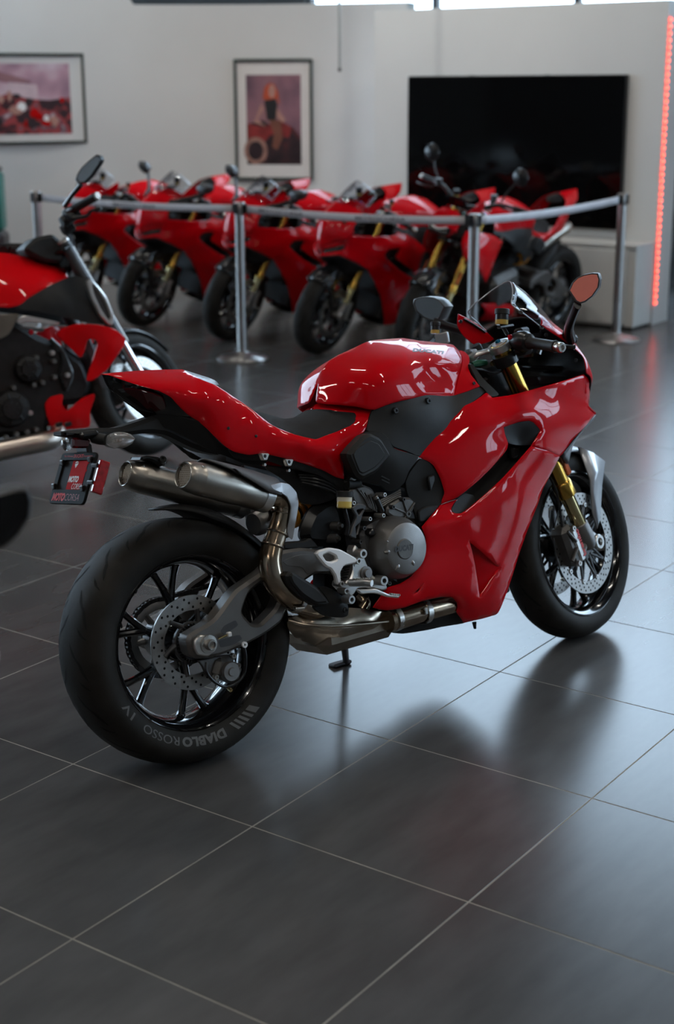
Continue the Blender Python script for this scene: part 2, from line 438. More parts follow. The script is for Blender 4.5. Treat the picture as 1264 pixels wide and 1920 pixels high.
def text_on(name, s, fn, m, parent, bold=0.0, shear=0.0, space=1.0, cuts=()):
    """fn maps (u in 0..1 along, v in 0..1 up) to a point"""
    V, F, w = text2d(s, bold, shear, space)
    if cuts:
        me = mesh('t', [(v[0], v[1], 0) for v in V], F); bm = bmesh.new(); bm.from_mesh(me)
        for c in cuts: bmesh.ops.bisect_plane(bm, geom=bm.verts[:]+bm.edges[:]+bm.faces[:], plane_co=(0,c,0), plane_no=(0,1,0))
        for c in np.arange(.25, w, .25): bmesh.ops.bisect_plane(bm, geom=bm.verts[:]+bm.edges[:]+bm.faces[:], plane_co=(float(c),0,0), plane_no=(1,0,0))
        bm.verts.index_update(); V = [(v.co.x, v.co.y) for v in bm.verts]; F = [tuple(v.index for v in f.verts) for f in bm.faces]; bm.free(); bpy.data.meshes.remove(me)
    return ob(name, [fn(v[0]/w, v[1]) for v in V], F, m, parent, False)
# ================================================================ the setting
X0, X1, Y0, Y1, ZC = -9.0, 10.8, -9.0, 13.8, 6.6
def fmat(name):
    m = bpy.data.materials.new(name); m.use_nodes = True; nt = m.node_tree; b = nt.nodes['Principled BSDF']
    tc = nt.nodes.new('ShaderNodeNewGeometry'); oi = nt.nodes.new('ShaderNodeObjectInfo')
    n = nt.nodes.new('ShaderNodeTexNoise'); n.inputs['Scale'].default_value = 3.2; n.inputs['Detail'].default_value = 4; n.inputs['Roughness'].default_value = .55
    mp = nt.nodes.new('ShaderNodeMapping'); mp.inputs['Scale'].default_value = (1, 3.0, 1); mp.inputs['Rotation'].default_value = (0, 0, .5)
    nt.links.new(tc.outputs['Position'], mp.inputs['Vector']); nt.links.new(mp.outputs[0], n.inputs['Vector'])
    r = nt.nodes.new('ShaderNodeValToRGB'); r.color_ramp.elements[0].position = .3; r.color_ramp.elements[1].position = .7
    r.color_ramp.elements[0].color = (.064,.063,.0625,1); r.color_ramp.elements[1].color = (.092,.090,.089,1)
    hs = nt.nodes.new('ShaderNodeHueSaturation'); mr = nt.nodes.new('ShaderNodeMapRange'); mr.inputs['To Min'].default_value = .92; mr.inputs['To Max'].default_value = 1.08
    nt.links.new(oi.outputs['Random'], mr.inputs['Value']); nt.links.new(mr.outputs[0], hs.inputs['Value'])
    nt.links.new(n.outputs['Fac'], r.inputs['Fac']); nt.links.new(r.outputs[0], hs.inputs['Color']); nt.links.new(hs.outputs[0], b.inputs['Base Color'])
    rr = nt.nodes.new('ShaderNodeMapRange'); rr.inputs['To Min'].default_value = .245; rr.inputs['To Max'].default_value = .265
    nt.links.new(n.outputs['Fac'], rr.inputs['Value']); nt.links.new(rr.outputs[0], b.inputs['Roughness'])
    b.inputs['Specular IOR Level'].default_value = .62
    return m
TILE = fmat('porcelain_tile')
GROUT = mat('tile_grout', (.26,.24,.205), .85, vary=.2, vscale=6)
def struct(o): o['kind'] = 'structure'; return o
floor = struct(ob('floor', *box(((X0+X1)/2, (Y0+Y1)/2, -.06), (X1-X0, Y1-Y0, .1188)), GROUT, None, False))
TS = .6
def tile_mesh():
    h = TS/2-.0021; b = .0005
    V = [(-h,-h,-.006),(h,-h,-.006),(h,h,-.006),(-h,h,-.006),(-h,-h,-b),(h,-h,-b),(h,h,-b),(-h,h,-b),(-h+b,-h+b,0),(h-b,-h+b,0),(h-b,h-b,0),(-h+b,h-b,0)]
    F = [(8,9,10,11)]+[(i,(i+1)%4,4+(i+1)%4,4+i) for i in range(4)]+[(4+i,4+(i+1)%4,8+(i+1)%4,8+i) for i in range(4)]
    return V, F
TV, TF = tile_mesh(); tme = mesh('floor_tile', TV, TF); tme.materials.append(TILE)
def w2p(w):
    d = np.asarray(w, float)-CAM; z = d@FW; return 632+FPX*(d@RT)/z, 960-FPX*(d@UP)/z, z
near, far = [], []
for i in range(int(X0/TS), int(X1/TS)):
    for j in range(int(Y0/TS), int(Y1/TS)):
        c = ((i+.5)*TS, (j+.5)*TS)
        q = [w2p((c[0]+a*TS/2, c[1]+b*TS/2, 0)) for a in (-1,1) for b in (-1,1)]
        vis = min(p[2] for p in q) > .3 and max(p[0] for p in q) > 0 and min(p[0] for p in q) < 1264 and max(p[1] for p in q) > 500 and min(p[1] for p in q) < 1920
        if vis: near.append((min(p[2] for p in q), c))
        else: far.append(c)
near.sort()
for k, (z, c) in enumerate(near):
    if k < 290:
        o = bpy.data.objects.new('tile', tme); COL.objects.link(o); o.location = (*c, 0); o.parent = floor
    else: far.append(c)
mb = MB()
for c in far: mb.add(([(v[0]+c[0], v[1]+c[1], v[2]) for v in TV], TF))
o = mb.build('outlying_tiles', TILE, floor, False); o['kind'] = 'stuff'

WALL = mat('wall_paint', (.62,.63,.62), .55, vary=.02, vscale=2, bump=.05, bscale=200)
WALLD = mat('dark_back_wall', (.035,.034,.033), .7, vary=.2, vscale=1.5)
CEIL = mat('ceiling_grey', (.045,.045,.045), .8, vary=.08, vscale=2)
WALLG = mat('wall_grey', (.22,.22,.215), .6, vary=.03, vscale=2)
WORG = mat('orange_wall', (.62,.10,.04), .5, vary=.04, vscale=1.5)
WFR = mat('window_frame_dark', (.03,.03,.032), .4, .3, vary=.05)
struct(ob('ceiling', *box(((X0+X1)/2, (Y0+Y1)/2, ZC+.06), (X1-X0, Y1-Y0, .12)), CEIL, None, False))
T = .2
def wall_boxes(name, boxes, m):
    mb = MB()
    for lo, hi in boxes: mb.add(box([(a+b)/2 for a, b in zip(lo, hi)], [b-a for a, b in zip(lo, hi)]))
    return struct(mb.build(name, m, None, False))
wn = [0]
def window(plane, axis, a0, a1, z0, z1, bays):
    """framed glazing in the wall plane; axis = direction the wall runs"""
    wn[0] += 1; root = empty('window_%d' % wn[0], (plane, (a0+a1)/2, z0) if axis == 'y' else ((a0+a1)/2, plane, z0)); struct(root)
    L = a1-a0; H = z1-z0
    def bx(u, z, du, dz, t=.07):
        return box((0, u, z) if axis == 'y' else (u, 0, z), (t, du, dz) if axis == 'y' else (du, t, dz))
    for z in (.03, H-.03): ob('frame_rail', *bx(0, z, L, .06), WFR, root, False)
    for k in range(bays+1): ob('mullion', *bx(-L/2+L*k/bays, H/2, .06, H-.12), WFR, root, False)
    for k in range(bays): ob('pane', *bx(-L/2+L*(k+.5)/bays, H/2, L/bays-.07, H-.13, .008), WINGL, root, False)
    ld = bpy.data.lights.new('window_portal', 'AREA'); ld.shape = 'RECTANGLE'; ld.size, ld.size_y = L, H; ld.cycles.is_portal = True
    return root
# far wall with high glazing towards the right
WA0, WA1 = -7.6, 7.4
wall_boxes('wall_far', [((X1, Y0, 0), (X1+T, Y1, 1.5)), ((X1, Y0, 5.5), (X1+T, Y1, ZC)), ((X1, WA1, 1.5), (X1+T, Y1, 5.5)), ((X1, Y0, 1.5), (X1+T, WA0, 5.5))], WALLD)
window(X1+.1, 'y', WA0, WA1, 1.5, 5.5, 10)
# right wall: shop front glazing
wall_boxes('wall_right', [((X0, Y0-T, 0), (X1, Y0, .7)), ((X0, Y0-T, 2.9), (X1, Y0, ZC)), ((X0, Y0-T, .7), (6.6, Y0, 2.9)), ((10.4, Y0-T, .7), (X1, Y0, 2.9))], WALLG)
window(Y0-.1, 'x', 6.6, 10.4, .7, 2.9, 3)
# wall behind the camera: orange and white
wall_boxes('wall_near', [((X0-T, Y0, 0), (X0, -3.4, ZC)), ((X0-T, 1.2, 0), (X0, 13.1, ZC)), ((X0-T, 13.1, 0), (X0, 13.75, .15)), ((X0-T, 13.1, .52), (X0, 13.75, ZC)), ((X0-T, 13.75, 0), (X0, Y1, ZC))], WALLG)
window(X0-.1, 'y', 13.1, 13.75, .15, .52, 1)  # made-up low window, added only for a bright reflection in the television
wall_boxes('wall_near_orange', [((X0-T, -3.4, 0), (X0, -.6, 2.4))], WORG)
wall_boxes('wall_near_white', [((X0-T, -3.4, 2.4), (X0, -.6, ZC)), ((X0-T, -.6, 0), (X0, 1.2, ZC))], WALL)
wall_boxes('wall_left', [((X0, Y1, 0), (X1, Y1+T, 1.0)), ((X0, Y1, 4.4), (X1, Y1+T, ZC)), ((X0, Y1, 1.0), (-2, Y1+T, 4.4)), ((8.6, Y1, 1.0), (X1, Y1+T, 4.4))], WALL)
window(Y1+.1, 'x', -2, 8.6, 1.0, 4.4, 7)
struct(ob('ground_outside', *box((2, 2, -.3), (80, 80, .1)), mat('asphalt', (.16,.16,.155), .9, vary=.2, vscale=.5), None, False))

# television partition and the wall beyond it on the right
TVX = 8.42; TY0, TY1, TH = 2.45, float(on_x(702,175,8.42)[1]), 2.285
wall_boxes('wall_television', [((TVX, TY0, 0), (TVX+.28, TY1, TH))], WALL)
wall_boxes('wall_side', [((9.35, .6, .12), (9.55, 2.55, 2.75))], WALL)
struct(ob('baseboard_side', *box((9.44, 1.57, .06), (.22, 1.97, .12)), BLKS, None, False))
# curved picture wall
h2 = np.array([math.cos(YAW), math.sin(YAW)]); r2 = np.array([math.sin(YAW), -math.cos(YAW)])
CR, CS0, CD0 = 4.2, -1.05, 13.75
def cw(s, z, off=0.0):
    a = math.asin((s-CS0)/CR); t = CD0 - CR + (CR-off)*math.cos(a); ss = CS0 + (CR-off)*math.sin(a)
    p = CAM[:2] + h2*t + r2*ss; return np.array([p[0], p[1], z])
def ztop(s): return 2.40 if s > -1.75 else 2.40 + .5*(1-math.exp(-((-1.75-s)/.16)**1.5)) if s > -2.6 else 2.90
S = list(np.linspace(-3.12, -1.5, 46)) + list(np.linspace(-1.42, .62, 22))
rows = [[cw(s, 0) for s in S], [cw(s, ztop(s)) for s in S], [cw(s, ztop(s), -.18) for s in S], [cw(s, 0, -.18) for s in S]]
struct(ob('wall_picture', *loft(rows, False), WALL, None, True, 40))
# dark post beside the picture wall, at the left edge of the view
struct(ob('trim_1', *box(tuple(cw(-3.17, 1.45, .0)), (.10, .10, 2.9)), WFR, None, False))

# television
tvw = [on_x(765,143,TVX-.05), on_x(1175,145,TVX-.05), on_x(1166,432,TVX-.05)]
ty0, ty1, tz0, tz1 = tvw[1][1], tvw[0][1], tvw[2][2], tvw[0][2]
tv = empty('television', (TVX-.05, (ty0+ty1)/2, tz0))
w, h = ty1-ty0, tz1-tz0
ob('casing', *box((.024, 0, h/2), (.05, w, h), bev=.006), BLKS, tv)
ob('screen', *box((-.004, 0, h/2), (.006, w-.016, h-.016)), mat('tv_screen', (.002,.002,.0022), .06, spec=.28, vary=.05), tv, False)
for yy in (-.3, .35): ob('bezel_tab', *box((-.006, yy, h-.004), (.006, .05, .012)), BLKS, tv, False)
tag(tv, 'large switched-off black television on the white partition wall', 'television')
# low cabinet under the television
cab = empty('cabinet', (8.33, 3.3, 0))
CABM = mat('cabinet_white', (.60,.60,.58), .45, vary=.02)
cy0, cy1 = 2.45-3.3, 4.4-3.3
ob('body', *box((-.085, (cy0+cy1)/2, .305), (.31, cy1-cy0, .57), bev=.004), CABM, cab)
ob('plinth', *box((-.075, (cy0+cy1)/2, .011), (.27, cy1-cy0-.04, .022)), BLKS, cab, False)
ob('top', *box((-.088, (cy0+cy1)/2, .60), (.33, cy1-cy0+.01, .02), bev=.003), CABM, cab)
for k in range(3):
    yy = cy0+.06+(k+.5)*.61
    d = ob('door', *box((-.249, yy, .305), (.018, .598, .53), bev=.003), CABM, cab)
    ob('lock', *lathe([(0,.008),(.011,.008),(.013,0)], (-.258, yy+.1, .34), (-1,0,0), 14), STEEL, d)
tag(cab, 'low white cabinet standing under the television', 'cabinet')
# led strips on the partition edges
LED = mat('led_red', (.9,.1,.06), .4, emit=(1,.10,.06), estr=5.0)
def led(name, x, y, z0, z1, label, n):
    r = empty(name, (x, y, z0)); ob('strip', *box((0,.004,(z1-z0)/2), (.012,.004,z1-z0)), mat('led_tape', (.5,.1,.08), .5, emit=(1,.08,.05), estr=1.2), r, False)
    lm = lathe([(0,.014),(.010,.010),(.013,0)], (0,0,0), (0,-1,0), 8); me = mesh('diode', *lm); me.materials.append(LED)
    for k in range(n):
        o = bpy.data.objects.new('diode', me); COL.objects.link(o); o.parent = r; o.location = (0, 0, (k+.5)*(z1-z0)/n)
    tag(r, label, 'led strip')
led('led_strip', TVX+.02, TY0-.008, .14, 2.175, 'glowing red LED strip down the right edge of the television wall', 44)
r = empty('led_strip', (TVX+.10, TY1+.006, .1)); ob('strip', *box((0,.004,1.07), (.03,.006,2.1)), mat('led_tape_glow', (.8,.2,.15), .5, emit=(1,.12,.08), estr=2.2), r, False)
tag(r, 'dim pink LED strip along the left edge of the television wall', 'led strip')
# thin rod hanging from the ceiling
a = CAM + ray(637, 131)*11.2
rod = empty('hanging_rod', (a[0], a[1], a[2])); ob('rod', *cyl((0,0,0), (0,0,ZC-a[2]), .012, seg=10), mat('rod_grey', (.35,.36,.35), .5, vary=.05), rod)
ob('end_cap', *cyl((0,0,-.012), (0,0,.012), .013, seg=10), BLKS, rod); tag(rod, 'thin grey rod hanging in front of the picture wall', 'rod')

# framed posters
FRM = mat('frame_green_black', (.03,.045,.038), .35, vary=.1)
CARD = mat('mount_card', (.66,.64,.62), .7, vary=.02)
def art(name, stops, scale, seed, detail=4):
    m = bpy.data.materials.new(name); m.use_nodes = True; nt = m.node_tree; b = nt.nodes['Principled BSDF']; b.inputs['Roughness'].default_value = .35
    tc = nt.nodes.new('ShaderNodeTexCoord'); n = nt.nodes.new('ShaderNodeTexNoise'); n.inputs['Scale'].default_value = scale; n.inputs['Detail'].default_value = detail
    mp = nt.nodes.new('ShaderNodeMapping'); mp.inputs['Location'].default_value = (seed, seed*.7, 0); nt.links.new(tc.outputs['Object'], mp.inputs[0]); nt.links.new(mp.outputs[0], n.inputs['Vector'])
    r = nt.nodes.new('ShaderNodeValToRGB'); cr = r.color_ramp
    while len(cr.elements) < len(stops): cr.elements.new(.5)
    for e, (p, c) in zip(cr.elements, stops): e.position = p; e.color = (*c, 1)
    nt.links.new(n.outputs['Fac'], r.inputs[0]); nt.links.new(r.outputs[0], b.inputs['Base Color']); return m
def poster(s0, zc, w, h, label, border, shapes):
    a = math.asin((s0-CS0)/CR); c = cw(s0, zc-h/2, .03)
    r = empty('framed_poster', c); nrm = -(h2*math.cos(a) + r2*math.sin(a)); r.rotation_euler = (0, 0, math.atan2(nrm[1], nrm[0]) + PI/2)   # local -y faces the room
    for nm, cc, dd in (('frame_side', (-w/2+.012,0,h/2), (.024,.035,h)), ('frame_side', (w/2-.012,0,h/2), (.024,.035,h)), ('frame_rail', (0,0,.012), (w-.048,.035,.024)), ('frame_rail', (0,0,h-.012), (w-.048,.035,.024))):
        ob(nm, *box(cc, dd, bev=.004), FRM, r)
    ob('mount_board', *box((0,.008,h/2), (w-.04,.006,h-.04)), CARD, r, False)
    bw, bh = w-2*border[0], h-2*border[1]
    for i, (nm, poly, m) in enumerate(shapes):
        V = [(-bw/2+u*bw, .004-.0006*i, border[1]+v*bh) for u, v in poly]
        ob(nm, V, [tuple(range(len(V)))], m, r, False)
    tag(r, label, 'poster', 'framed posters')
def circ(cx, cy, rx, ry, n=28, r0=0, r1=2*PI): return [(cx+rx*math.cos(r0+(r1-r0)*k/n), cy+ry*math.sin(r0+(r1-r0)*k/n)) for k in range(n)]
sq = [(0,0),(1,0),(1,1),(0,1)]
A1 = art('art_crowd', [(.28,(.012,.010,.012)),(.42,(.05,.015,.02)),(.5,(.42,.05,.05)),(.56,(.10,.05,.07)),(.66,(.6,.45,.48))], 9, 3.1)
A2 = art('art_hall', [(.3,(.24,.14,.19)),(.5,(.45,.27,.33)),(.7,(.62,.50,.56))], 3.5, 1.2, 2)
A3 = art('art_mauve', [(.3,(.10,.06,.085)),(.5,(.24,.12,.15)),(.7,(.30,.15,.16))], 3, 5.0, 2)
A4 = art('art_dark', [(.3,(.008,.007,.009)),(.55,(.03,.018,.022)),(.75,(.12,.02,.02))], 7, 9.0)
SKIN = mat('art_skin', (.42,.22,.18), .5, vary=.1, vscale=12); HAIR = mat('art_hair', (.42,.07,.03), .5, vary=.2, vscale=14); RIMA = mat('art_bronze', (.28,.15,.12), .5, vary=.25, vscale=20)
random.seed(11)
blob = [('print_patch', circ(random.uniform(.05,.95), random.uniform(.1,.55), random.uniform(.02,.07), random.uniform(.03,.09), 10), random.choice([PLATER, A4, A4, WHT, SKIN])) for _ in range(26)]
poster(-2.74, 1.615, 1.16, .76, 'landscape framed poster of a crowd around red motorcycles, at the left edge', (.13,.085),
       [('print', sq, A2), ('print_band', [(0,.97),(.1,.98),(.62,.76),(.62,.66),(0,.84)], A3), ('print_panel', [(.40,.74),(.68,.70),(.68,.42),(.40,.42)], mat('art_pale', (.55,.42,.46), .5, vary=.1)), ('print_crowd', [(0,0),(1,0),(1,.52),(.8,.48),(.6,.5),(.4,.58),(.2,.5),(0,.55)], A1)] + blob)
poster(-.545, 1.425, .70, 1.04, 'portrait framed poster of a red-haired person sitting on a red motorcycle', (.105,.135),
       [('print', sq, A3), ('print_shadow', [(0,0),(1,0),(1,.30),(.85,.42),(.55,.40),(.3,.5),(0,.45)], A4),
        ('print_bike', [(0,.30),(.28,.22),(.45,.34),(.78,.30),(.82,.42),(.6,.5),(.3,.42),(.02,.46)], mat('art_redbike', (.20,.02,.02), .5, vary=.3, vscale=9)),
        ('print_wheel', circ(.16,.155,.215,.155), RIMA), ('print_hub', circ(.16,.155,.14,.105), A4),
        ('print_leg', [(.42,.50),(.62,.50),(.66,.30),(.56,.16),(.46,.2),(.50,.34)], mat('art_leg', (.16,.06,.04), .5, vary=.2)),
        ('print_arm', [(.28,.68),(.16,.50),(.12,.48),(.30,.44),(.36,.42),(.20,.51),(.32,.62)], SKIN), ('print_arm', [(.55,.64),(.72,.50),(.66,.47),(.53,.56)], SKIN),
        ('print_shirt', [(.33,.70),(.38,.76),(.52,.76),(.57,.68),(.54,.50),(.38,.50),(.36,.60)], mat('art_shirt', (.012,.012,.014), .5, vary=.2)),
        ('print_hair', [(.30,.74),(.34,.86),(.42,.91),(.52,.90),(.58,.82),(.62,.66),(.55,.74),(.36,.72)], HAIR), ('print_face', circ(.475,.82,.06,.075), SKIN)])

# stanchions and belts
POSTM = mat('stanchion_steel', (.50,.49,.48), .3, 1, vary=.06, vscale=30)
BELTM = mat('belt_grey', (.52,.51,.54), .6, vary=.04)
def stanchion(x, y, label):
    r = empty('barrier_post', (x, y, 0))
    ob('base', *lathe([(0,.0),(.165,0),(.168,.006),(.160,.014),(.06,.040),(.036,.050),(.034,.052),(0,.052)], (0,0,0), (0,0,1), 40), POSTM, r)
    ob('pole', *cyl((0,0,.05), (0,0,.945), .031, seg=28), POSTM, r)
    ob('head', *lathe([(0,0),(.033,0),(.035,.004),(.035,.07),(.031,.078),(0,.078)], (0,0,.925), (0,0,1), 28), POSTM, r)
    ob('cap', *lathe([(.034,0),(.036,.004),(.033,.009),(0,.011)], (0,0,.995), (0,0,1), 28), POSTM, r)
    for k in range(4): ob('slot_cover', *box((.036*math.cos(k*PI/2), .036*math.sin(k*PI/2), .965), (.008,.034,.066), Matrix.Rotation(k*PI/2, 3, 'Z'), .002), BLKS, r)
    tag(r, label, 'barrier post', 'belt barrier posts'); return r
PST = [(5.606,5.915), (5.583,4.051), (5.618,2.349), (7.63,2.366)]
for (x, y), l in zip(PST, ('brushed steel barrier post at the far left, behind the left motorcycle mirror', 'brushed steel barrier post standing before the second and third red bikes', 'brushed steel barrier post behind the windscreen of the front motorcycle', 'brushed steel barrier post in front of the white cabinet')): stanchion(x, y, l)
TXB = mat('belt_print', (.14,.13,.14), .6, vary=.05)
def belt(a, b, label, texts):
    a, b = Vector((*a, .965)), Vector((*b, .965)); d = (b-a).normalized(); n = Vector((-d.y, d.x, 0)); a = a+d*.042; b = b-d*.042; L = (b-a).length
    r = empty('barrier_belt', (a+b)/2); rows = []
    N = 16
    sag = lambda t: -.02*4*t*(1-t)
    rows = [[a+d*(L*k/N)+Vector((0,0,sag(k/N)+.024))-(a+b)/2 for k in range(N+1)], [a+d*(L*k/N)+Vector((0,0,sag(k/N)-.024))-(a+b)/2 for k in range(N+1)]]
    o = ob('webbing', *loft(rows), BELTM, r); solidify(o, .002, 0)
    for e, t in ((a, .02), (b, -.02)): ob('belt_clip', *box(e+d*t*.4-(a+b)/2, (.02,.012,.054), Matrix.Rotation(math.atan2(d.y,d.x),3,'Z'), .002), BLKS, r)
    for t0, t1 in texts:
        def fn(u, v, t0=t0, t1=t1):
            t = t0+(t1-t0)*u; p = a+d*(L*t)+Vector((0,0,sag(t)-.012+.024*v))-(a+b)/2; s = n if n.dot(Vector(CAM)-a) > 0 else -n
            return tuple(p+s*.0025)
        text_on('belt_lettering', 'MOTOCORSA', fn, TXB, o, .02)
    tag(r, label, 'barrier belt', 'grey barrier belts')
belt(PST[0], PST[1], 'grey barrier belt stretched before the leftmost red bikes', [(.40,.62)])
belt(PST[1], PST[2], 'grey barrier belt stretched across the middle of the bike row', [(.07,.28),(.52,.74)])
belt(PST[2], PST[3], 'grey barrier belt running back towards the cabinet post', [])

# green machine at the left edge, against the picture wall
g = CAM + ray(-14, 420)*12.2
gm = empty('floor_cleaner', (g[0], g[1], 0)); gm.rotation_euler = (0,0,YAW)
TEAL = mat('teal_plastic', (.0,.16,.13), .4, coat=.3, vary=.05)
ob('tank', *box((0,0,.82), (.22,.20,.48), bev=.03), TEAL, gm)
ob('lid', *box((0,0,1.075), (.20,.18,.03), bev=.01), BLKS, gm)
ob('motor_base', *box((0,0,.42), (.26,.22,.32), bev=.03), GUN, gm)
ob('handle', *tube([(.02,.0,1.09,.014),(.0,0,1.35,.014),(-.02,0,1.6,.014)]), BLKS, gm)
for s in (-1,1): ob('wheel', *lathe([(0,-.02),(.10,-.02),(.13,-.012),(.13,.012),(.10,.02),(0,.02)], (0,s*.13,.13), (0,1,0), 24), RUB, gm)
ob('axle_housing', *box((0,0,.20), (.14,.16,.16), bev=.01), GUN, gm)
tag(gm, 'teal green upright machine with black handle, cut by the left edge', 'machine')

# ceiling lamps
LAMP = mat('lamp_diffuser', (.9,.9,.9), .5, emit=(1,.95,.87), estr=44.0)
def lamp(x, y, rz, L, label):
    r = empty('ceiling_lamp', (x, y, ZC), rz)
    ob('housing', *box((0,0,-1.96), (L,.16,.05), bev=.008), BLKS, r)
    ob('diffuser', *box((0,0,-1.992), (L-.04,.13,.014)), LAMP, r, False)
    for s in (-1,1): ob('hanger', *cyl((s*L*.4,0,-1.94), (s*L*.4,0,0), .004, seg=6), BLKS, r)
    tag(r, label, 'ceiling lamp', 'linear ceiling lamps')
for i, x in enumerate((-5.0, -1.2, 2.6, 6.4)):
    for j, y in enumerate((-5.2, -1.6, 2.2, 6.2)):
        if i in (0, 3) and j != 1: continue
        lamp(x, y, PI/2, 1.5, 'linear white ceiling lamp, row %s counted from the entrance, place %s from the shop front' % (('one','two','three','four')[i], ('one','two','three','four')[j]))
# track spotlights washing the walls and the row of bikes
def track_spot(x, y, tx, ty, tz, power, label):
    r = empty('track_spotlight', (x, y, ZC)); d = (Vector((tx,ty,tz))-Vector((x,y,ZC-2.2))).normalized()
    ob('stem', *cyl((0,0,-2.15), (0,0,0), .012, seg=10), BLKS, r)
    ob('can', *lathe([(0,-.10),(.045,-.10),(.05,-.08),(.055,.06),(.050,.06),(.045,.03),(0,.03)], Vector((0,0,-2.2)), d, 20), BLKS, r)
    ob('lens', *lathe([(0,.04),(.045,.04)], Vector((0,0,-2.2)), d, 20), mat('spot_lens', (.9,.9,.9), .4, emit=(1,.93,.82), estr=60), r, False)
    ld = bpy.data.lights.new('spot_beam', 'SPOT'); ld.energy = power; ld.color = (1,.97,.92); ld.spot_size = math.radians(110); ld.spot_blend = 1.0; ld.shadow_soft_size = .045
    o = bpy.data.objects.new('spot_beam', ld); COL.objects.link(o); o.parent = r; o.location = Vector((0,0,-2.2))+d*.05; o.rotation_euler = d.to_track_quat('-Z','Y').to_euler()
    tag(r, label, 'spotlight', 'track spotlights')
for k, (y, tx, ty) in enumerate(((7.9,7.3,8.4),(6.5,7.9,6.9),(5.2,8.6,5.4),(4.0,8.7,4.3),(2.6,8.7,3.0))):
    track_spot(6.5, y, tx, ty, 1.0, 108, 'black ceiling track spotlight aimed at the %s part of the far walls' % ('left','centre left','middle','centre right','right')[k])
# ================================================================ the sports motorcycle
FR = Frame((.804516,.357918,.002), -.28746, .1954)
RK = math.radians(23.6); WB = 1.465; TRAIL = .093; STEER = .1932
SA = Vector((WB+TRAIL,0,0)); SK = Vector((-math.sin(RK),0,math.cos(RK)))
STM = Matrix.Translation(SA) @ Matrix.Rotation(STEER, 4, SK) @ Matrix.Translation(-SA)
STI = STM.inverted()
def V3(p): return Vector([float(c) for c in p])

def wheel(root, mx, front):
    """wheel built about its axle (axis y), placed by mx"""
    pr = [(.222,-.050),(.236,-.0575),(.252,-.0615),(.268,-.060),(.283,-.050),(.293,-.033),(.2985,-.015),(.2995,0)] if front else \
         [(.222,-.074),(.232,-.083),(.244,-.0905),(.258,-.0955),(.272,-.0970),(.286,-.0935),(.299,-.083),(.309,-.067),(.3160,-.046),(.3194,-.022),(.3204,0)]
    pr = pr + [(r,-h) for r, h in pr[-2::-1]]
    def B(name, VF, m, par=root, smooth=True, ang=35):
        return ob(name, [tuple(mx @ Vector(v)) for v in VF[0]], VF[1], m, par, smooth, ang)
    ty = B('tyre', lathe(pr + [(.215,.06 if not front else .04),(.215,-.06 if not front else -.04),pr[0]], (0,0,0), (0,1,0), 96), RUB)
    k = .72 if front else 1.0
    R = [(.232,-.078),(.226,-.081),(.219,-.077),(.212,-.066),(.204,-.05),(.198,-.02),(.197,0),(.198,.02),(.204,.05),(.212,.066),(.219,.077),(.226,.081),(.232,.078),(.222,.06),(.212,.03),(.208,0),(.212,-.03),(.222,-.06),(.232,-.078)]
    B('rim', lathe([(r, h*k) for r, h in R], (0,0,0), (0,1,0), 96), WHL)
    a0 = math.radians(34)
    for i in range(6):
        a = a0 + i*PI/3; mb = MB()
        def pp(r, da, y): return (r*math.cos(a+da), y, r*math.sin(a+da))
        sgn = -1
        mb.add(tube([(*pp(.040,0,0),.016),(*pp(.075,0,0),.0135),(*pp(.105,0,0),.0125)], 10, 3))
        for s in (-1,1):
            mb.add(tube([(*pp(.098,.0,0),.0115),(*pp(.125,s*.06,0),.0105),(*pp(.165,s*.135,0),.0095),(*pp(.195,s*.18,0),.012),(*pp(.204,s*.195,0),.016)], 10, 4))
        B('spoke', (mb.V, mb.F), WHL)
    B('hub', lathe([(0,-.05),(.034,-.05),(.038,-.03),(.052,-.022),(.055,0),(.052,.022),(.038,.03),(.034,.05),(0,.05)], (0,0,0), (0,1,0), 36), WHL)
    # tread grooves: thin dark ribbons lying in the tread
    def prof_at(y):
        ys = [p[1] for p in pr]; rs = [p[0] for p in pr]; return float(np.interp(y, ys, rs))
    mb = MB(); w = .0030
    n = 13 if front else 15
    for i in range(n):
        a = 2*PI*i/n
        for s in (-1, 1):
            sets = [[(.012,0.0),(.03,.10),(.052,.17),(.058,.22),(.070,.30)], [(.040,.30),(.058,.36),(.074,.39)], [(.078,.16),(.088,.21),(.0905,.24)]] if not front else [[(.006,0),(.018,.12),(.028,.2),(.033,.25),(.042,.32)], [(.026,.33),(.040,.38)], [(.048,.20),(.053,.26)]]
            for q in sets:
                P3 = []
                for j in range(len(q)*4-3):
                    t = j/4; i0 = min(int(t), len(q)-2); f = t-i0; y = q[i0][0]*(1-f)+q[i0+1][0]*f; g = q[i0][1]*(1-f)+q[i0+1][1]*f
                    P3.append((s*y, a+g+(PI/n if s > 0 else 0), min(j, len(q)*4-4-j)))
                rows = []
                for y, g, e in P3:
                    ww = (.0006+w*min(1, e/2.5))*(1.35 if not front else 1.0); row = []
                    for dy in (-ww, ww):
                        r = prof_at(y+dy)+.0005; row.append((r*math.cos(g), y+dy, r*math.sin(g)))
                    rows.append(row)
                mb.add(loft(rows))
    g = B('tread_grooves', (mb.V, mb.F), GROOVE, ty, False); g['kind'] = 'stuff'
    return ty, prof_at, B
